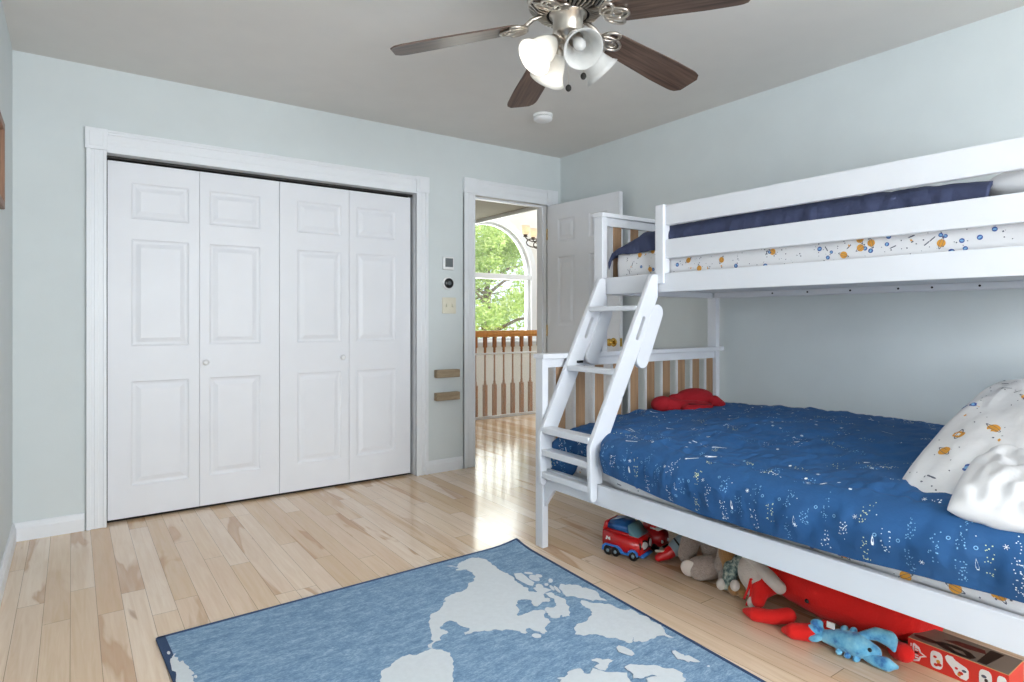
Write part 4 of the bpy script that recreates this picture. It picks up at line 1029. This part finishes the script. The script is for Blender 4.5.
# dark red toy fire truck behind the van
ft = empty('toy_truck', (2.235, 1.93, 0), label='dark red toy truck with a white banded roof right behind the toy van', cat='toy vehicle')
TV = Matrix.Translation((2.290, 2.020, 0)) @ Matrix.Rotation(math.radians(-84), 4, 'Z')
obj('body', vbox([(-.09, .02), (.055, .02), (.060, .06), (.052, .092), (-.09, .092)], -.042, .042, .008), mat('dark_red_toy_plastic', (176, 18, 28), .3, coat=.3), ft, smooth=True)
obj('cab_roof', vbox([(-.05, .090), (.048, .090), (.040, .128), (.020, .140), (-.04, .138)], -.038, .038, .010), 'bred', ft, smooth=True)
obj('roof_band', vbox([(.0, .100), (.0505, .100), (.0475, .114), (.0, .114)], -.0395, .0395, .003, 2), 'bwhite', ft, smooth=True)
bm = B()
for y in (-.022, 0, .022): lathe(bm, [(.006, 0), (.006, .006), (.003, .009)], TV @ Matrix.Translation((.025, y, .138)), 12)
obj('roof_light', bm, 'bwhite', ft, smooth=True)
for s in (-1, 1):
    for x in (-.055, .032):
        obj('wheel', lathe(B(), [(.018, -.01), (.019, .0), (.019, .008), (.014, .011), (0, .010)], TV @ frame_to((x, s*.038, .019), (0, s, 0)), 18), 'black', ft, smooth=True)
    obj('headlamp', ball(B(), TV @ V((.061, s*.024, .050)), (.005, .008, .008), seg=12, rings=8), 'bwhite', ft, smooth=True)

# small toy plane, tipped over
ap = empty('toy_plane', (2.26, 1.86, 0), label='small red and grey toy plane tipped over between the toy truck and the grey bear', cat='toy vehicle')
bm = B(); limb(bm, [(2.165, 1.885, .022), (2.20, 1.862, .040), (2.235, 1.845, .062)], [.018, .026, .030]); soft('fuselage', bm, 'bred', ap, .004)
bm = B(); limb(bm, [(2.235, 1.845, .062), (2.262, 1.825, .090)], [.036, .038]); soft('grey_shell', bm, 'bgrey', ap, .004)
M = frame_to((2.249, 1.835, .076), (.027, -.020, .028)); obj('dark_band', lathe(B(), [(.0385, -.004), (.0395, 0), (.0385, .004)], M, 24), 'black', ap, smooth=True)
bm = prism(B(), [(1.835, .085), (1.770, .120), (1.762, .108), (1.815, .070)], 'x', 2.236, 2.252); obj('wing', bm, 'bwhite', ap, bevel=.003)
bm = prism(B(), [(1.915, .046), (1.862, .062), (1.868, .050), (1.905, .038)], 'x', 2.170, 2.182); obj('tailplane', bm, 'cream', ap, bevel=.002)

# maroon storage bag further back
bm = B(); 
for a, r in (((2.62, 1.95, .10), (.16, .24, .10)), ((2.60, 1.72, .11), (.15, .20, .11)), ((2.66, 1.80, .16), (.13, .25, .09))): ball(bm, a, r)
soft('fabric_bag', bm, 'maroon', None, .012, label='maroon fabric bag pushed far back under the bed', cat='bag')

# ------------------------------------------------------------------ red toy box with windowed lid
bxr = empty('toy_box', (2.27, .74, 0), label='red card toy box with a pale pictures band under the bed', cat='box')
a0, a1 = .612, .876; X0, X1, Hh = 2.203, 2.332, .075
bm = B(); box(bm, X0, X1, a0, a1, 0, Hh); obj('carton', bm, 'cardred', bxr)
bm = B(); box(bm, X0+.0015, X1-.0015, a0+.002, a1-.001, Hh, Hh+.0010); obj('lid', bm, 'cardgrey', bxr)
bm = B(); box(bm, X0-.0004, X0+.0012, a0, a1, 0, .0012); box(bm, X0, X1, a0-.0004, a0+.001, Hh-.0004, Hh+.0014); box(bm, X0-.0004, X0+.001, a0, a1, Hh-.001, Hh+.0006); obj('card_edge', bm, 'cardedge', bxr)
def lidpoly(pts, m, name='lid_print', dz=.0016):
    bm = B(); prism(bm, pts, 'z', Hh+.0008, Hh+dz); return obj(name, bm, m, bxr)
lidpoly([(2.215+.012*math.cos(q)+.0*math.sin(q)+.026*(1+math.sin(q))/2*0+.018, .835+.034*math.sin(q)) for q in [2*PI*k/20 for k in range(20)]], 'carddark')
lidpoly([(2.238, .815), (2.256, .800), (2.262, .760), (2.252, .722), (2.232, .700), (2.212, .708), (2.206, .742), (2.214, .775), (2.226, .800)], 'carddark')
lidpoly([(2.240, .775), (2.222, .748), (2.222, .722), (2.240, .738)], 'cardgrey', dz=.0022)
lidpoly([(2.275, .800), (2.300, .770), (2.305, .700), (2.280, .690), (2.270, .740)], 'carddredbrown')
lidpoly([(2.212, .692), (2.318, .690), (2.318, .655), (2.212, .668)], 'carddark')
def side(pts, m, name='print', x=.0012):
    bm = B(); prism(bm, pts, 'x', X0-x, X0+.0005); return obj(name, bm, m, bxr)
S2 = lambda cx_, cz_, a, b, n=20, p=3.2: [(cx_+a*math.copysign(abs(math.cos(q))**(2/p), math.cos(q)), cz_+b*math.copysign(abs(math.sin(q))**(2/p), math.sin(q))) for q in [2*PI*k/n for k in range(n)]]
# emblem: lettering set sideways within an arrow-shaped badge
side([(.862, .060), (.858, .064), (.843, .056), (.838, .042), (.822, .034), (.838, .026), (.843, .012), (.858, .006), (.862, .010)], 'bwhite', 'emblem')
side([(.857, .056), (.846, .051), (.842, .040), (.830, .034), (.842, .028), (.846, .017), (.857, .013)], 'cardred', 'emblem', .0018)
for z in (.018, .026, .034, .042, .049):
    side([(.855, z), (.855, z+.0055), (.845, z+.0045), (.845, z+.001)], 'bwhite' if z != .034 else 'carddark', 'emblem_letter', .0024)
for z0, z1 in ((.012, .030), (.034, .046), (.050, .060)): side([(.8655, z0), (.8655, z1), (.868, z1), (.868, z0)], 'bwhite', 'emblem_caption')
for cc, aa in ((.795, .017), (.668, .016), (.628, .012)):
    side(S2(cc, .037, aa, .027), 'bwhite', 'picture_panel')
side([(.772, .058), (.766, .066), (.752, .066), (.744, .058), (.728, .052), (.716, .048), (.710, .040), (.710, .020), (.716, .010), (.730, .010), (.744, .016), (.752, .030), (.768, .046)], 'bwhite', 'picture_panel')
rb = random.Random(9)
for cc, zz in ((.799, .046), (.793, .034), (.788, .026), (.797, .022), (.742, .036), (.730, .026), (.722, .036), (.736, .020), (.670, .044), (.664, .034), (.668, .024)):
    side(S2(cc+rb.uniform(-.003, .003), zz, rb.uniform(.004, .007), rb.uniform(.0035, .006), 10, 2), rb.choice(['por', 'cardred', 'pgrey', 'carddark', 'por', 'cardred']), 'picture_detail', .0019)

# ------------------------------------------------------------------ ceiling fan
FC = V((1.495, 1.735, 0))
fan = empty('ceiling_fan', (FC.x, FC.y, H), label='brushed nickel ceiling fan with five walnut blades and a four-shade light kit', cat='ceiling fan')
T0 = Matrix.Translation(FC)
obj('canopy', lathe(B(), [(.07, 2.44), (.07, 2.43), (.05, 2.395), (.018, 2.385), (.016, 2.35)], T0, 32), 'nickel', fan, smooth=True)
mt = obj('motor_housing', lathe(B(), [(.02, 2.365), (.09, 2.362), (.135, 2.345), (.150, 2.315), (.152, 2.285), (.146, 2.262)], T0, 48), 'nickel', fan, smooth=True)
obj('vent_ring', lathe(B(), [(.140, 2.265), (.112, 2.238), (.085, 2.232), (.03, 2.232)], T0, 48), 'nickdark', fan, smooth=True)
bm = B()
for k in range(40):
    a = 2*PI*k/40; d = V((math.cos(a), math.sin(a), 0)); s = V((-d.y, d.x, 0))*.0035
    p0, p1, p2 = FC+d*.146+V((0, 0, 2.262)), FC+d*.114+V((0, 0, 2.230)), FC+d*.080+V((0, 0, 2.225))
    for p, q in ((p0, p1), (p1, p2)):
        up = V((0, 0, .006)); vs = [bm.verts.new(x) for x in (p-s, p+s, q+s, q-s, p-s+up, p+s+up, q+s+up, q-s+up)]
        for f_ in ((0, 1, 2, 3), (4, 7, 6, 5), (0, 4, 5, 1), (1, 5, 6, 2), (2, 6, 7, 3), (3, 7, 4, 0)): bm.faces.new([vs[i] for i in f_])
obj('vent_fin', bm, 'nickel', fan)
obj('switch_housing', lathe(B(), [(.070, 2.236), (.070, 2.226), (.056, 2.222), (.056, 2.165), (.050, 2.156), (.030, 2.150), (.022, 2.135), (.024, 2.110), (.012, 2.096), (.0, 2.095)], T0, 40), 'nickel', fan, smooth=True)
def blade_bm():
    bm = B(); r0, r1 = .185, .665; n = 26; rows_ = []
    for i in range(n+1):
        f = i/n; r = r0+(r1-r0)*f; w = .056+.018*min(1, f*1.5)
        e = (r1-r)/.055
        if e < 1: w = w*(.60+.40*math.sqrt(max(0, 1-(1-e)**2)))
        if f < .06: w *= .80+.20*f/.06
        rows_.append([bm.verts.new((r, s*w, z)) for s, z in ((-1, -.003), (1, -.003), (1, .003), (-1, .003))])
    for a, b in zip(rows_, rows_[1:]):
        for k in range(4): bm.faces.new((a[k], a[(k+1) % 4], b[(k+1) % 4], b[k]))
    bm.faces.new(rows_[0]); bm.faces.new(rows_[-1][::-1]); return bm
def iron_bm():
    bm = B()
    tube(bm, [(.085, 0, .030), (.13, 0, .022), (.165, 0, .0), (.20, 0, -.006)], .0085, 8)
    def loop(cx_, cy_, a, b, rot, r=.006, z=-.008, n=22):
        tube(bm, [(cx_+a*math.cos(q)*math.cos(rot)-b*math.sin(q)*math.sin(rot), cy_+a*math.cos(q)*math.sin(rot)+b*math.sin(q)*math.cos(rot), z) for q in [2*PI*k/n for k in range(n)]], r, 8, True)
    loop(.205, 0, .050, .030, 0); loop(.185, .032, .036, .021, .7); loop(.185, -.032, .036, .021, -.7); loop(.212, 0, .024, .014, 0, .005)
    box(bm, .165, .245, -.012, .012, -.007, -.003)
    return bm
b0 = i0 = None
for k in range(5):
    M = T0 @ Matrix.Translation((0, 0, 2.214)) @ Matrix.Rotation(math.radians(-2.5+72*k), 4, 'Z') @ Matrix.Rotation(math.radians(9.), 4, 'Y') @ Matrix.Rotation(math.radians(-11), 4, 'X')
    if b0 is None:
        b0 = obj('blade', blade_bm(), 'walnut', fan, world=False, bevel=.002); i0 = obj('blade_iron', iron_bm(), 'nickel', fan, world=False, smooth=True)
        b, i_ = b0, i0
    else:
        b, i_ = b0.copy(), i0.copy(); C.objects.link(b); C.objects.link(i_)
    for o in (b, i_):
        o.parent = fan; o.matrix_parent_inverse = fan.matrix_basis.inverted(); o.matrix_basis = M
for th in (-74, 24, 118, 210):
    a = math.radians(th); d = Rv*math.cos(a)+Fv*math.sin(a)
    ax = (d*.74+V((0, 0, -.68))).normalized()
    p = FC+d*.058+V((0, 0, 2.125))
    bm = tube(B(), [FC+d*.012+V((0, 0, 2.125)), FC+d*.040+V((0, 0, 2.137)), p], .010, 10)
    M = frame_to(p, ax)
    lathe(bm, [(.012, -.012), (.022, -.004), (.024, .022), (.027, .026)], M, 20)
    obj('lamp_arm', bm, 'nickel', fan, smooth=True)
    prof = [(.026, .012), (.030, .020), (.040, .040), (.047, .062), (.052, .088), (.060, .108), (.072, .124)]
    bm = lathe(B(), prof+[(r-.003, z-.001) for r, z in prof[::-1]], M, 32, cap=False)
    obj('glass_shade', bm, 'glass_sh', fan, smooth=True)
    on = th > 100
    bm = lathe(B(), [(.010, .020), (.012, .034), (.020, .058), (.023, .074), (.019, .090), (.008, .098), (0, .099)], M, 18)
    obj('bulb', bm, 'bulb' if on else 'glass_sh', fan, smooth=True)
    if not on: continue
    l = bpy.data.lights.new('lamp_light', 'POINT'); l.energy = 1.6; l.color = (1, .93, .84); l.shadow_soft_size = .03
    lo = bpy.data.objects.new('lamp_light', l); C.objects.link(lo); lo.location = M @ V((0, 0, .112)); lo.parent = fan; lo.matrix_parent_inverse = fan.matrix_basis.inverted()
for r_, f_, zb in ((.0, -.02, 1.965), (.060, -.03, 2.005)):
    q = FC+Rv*r_*.9+Fv*f_
    bm = tube(B(), [(q.x, q.y, 2.135), (q.x, q.y, zb)], .0008, 6)
    cnn = obj('pull_chain', bm, 'nickel', fan, smooth=True)
    obj('pull_knob', ball(B(), (q.x, q.y, zb-.012), (.011, .011, .013), seg=14, rings=10), 'nickdark', cnn, smooth=True)

# ------------------------------------------------------------------ light, sky, camera
wd = bpy.data.worlds.new('sky'); scene.world = wd; wd.use_nodes = True
bg = wd.node_tree.nodes['Background']; bg.inputs[0].default_value = (.78, .88, 1., 1); bg.inputs[1].default_value = 1.6
def light(name, typ, loc, rot, energy, size=None, col=(1, 1, 1)):
    l = bpy.data.lights.new(name, typ); l.energy = energy; l.color = col
    if typ == 'AREA': l.shape = 'RECTANGLE'; l.size, l.size_y = size
    o = bpy.data.objects.new(name, l); C.objects.link(o); o.location = loc; o.rotation_euler = [math.radians(a) for a in rot]; return o
light('window_daylight', 'AREA', (1.15, YF-.16, 1.46), (90, 0, 0), 158, (2.2, 1.32), (.91, .96, 1.))
light('added_foyer_fill', 'AREA', (5.7, 5.9, 4.6), (0, 0, 0), 85, (1.6, 2.0), (.97, .99, 1.))  # unseen fill lamp, added above the opening to brighten the foyer walls
light('foyer_daylight', 'AREA', (wx, HY+.35, 1.65), (-90, 0, 0), 45, (1.5, 1.7), (.97, 1., .98))
sun = light('sun', 'SUN', (0, 0, 20), (0, 0, 0), 7., col=(1, .96, .88)); sun.rotation_euler = V((-.62, .30, -.72)).to_track_quat('-Z', 'Y').to_euler(); sun.data.angle = .03

cam = bpy.data.cameras.new('camera'); co = bpy.data.objects.new('camera', cam); C.objects.link(co); scene.camera = co
co.location = (0, 0, 1.105); co.rotation_euler = (PI/2, 0, -math.radians(35.56))
cam.sensor_width = 36; cam.lens = 615.5/1024*36; cam.shift_y = -22/1024; cam.clip_start = .05
vs = scene.view_settings; vs.view_transform = 'Standard'; vs.look = 'None'; vs.gamma = 1; vs.use_curve_mapping = False; vs.exposure = .09
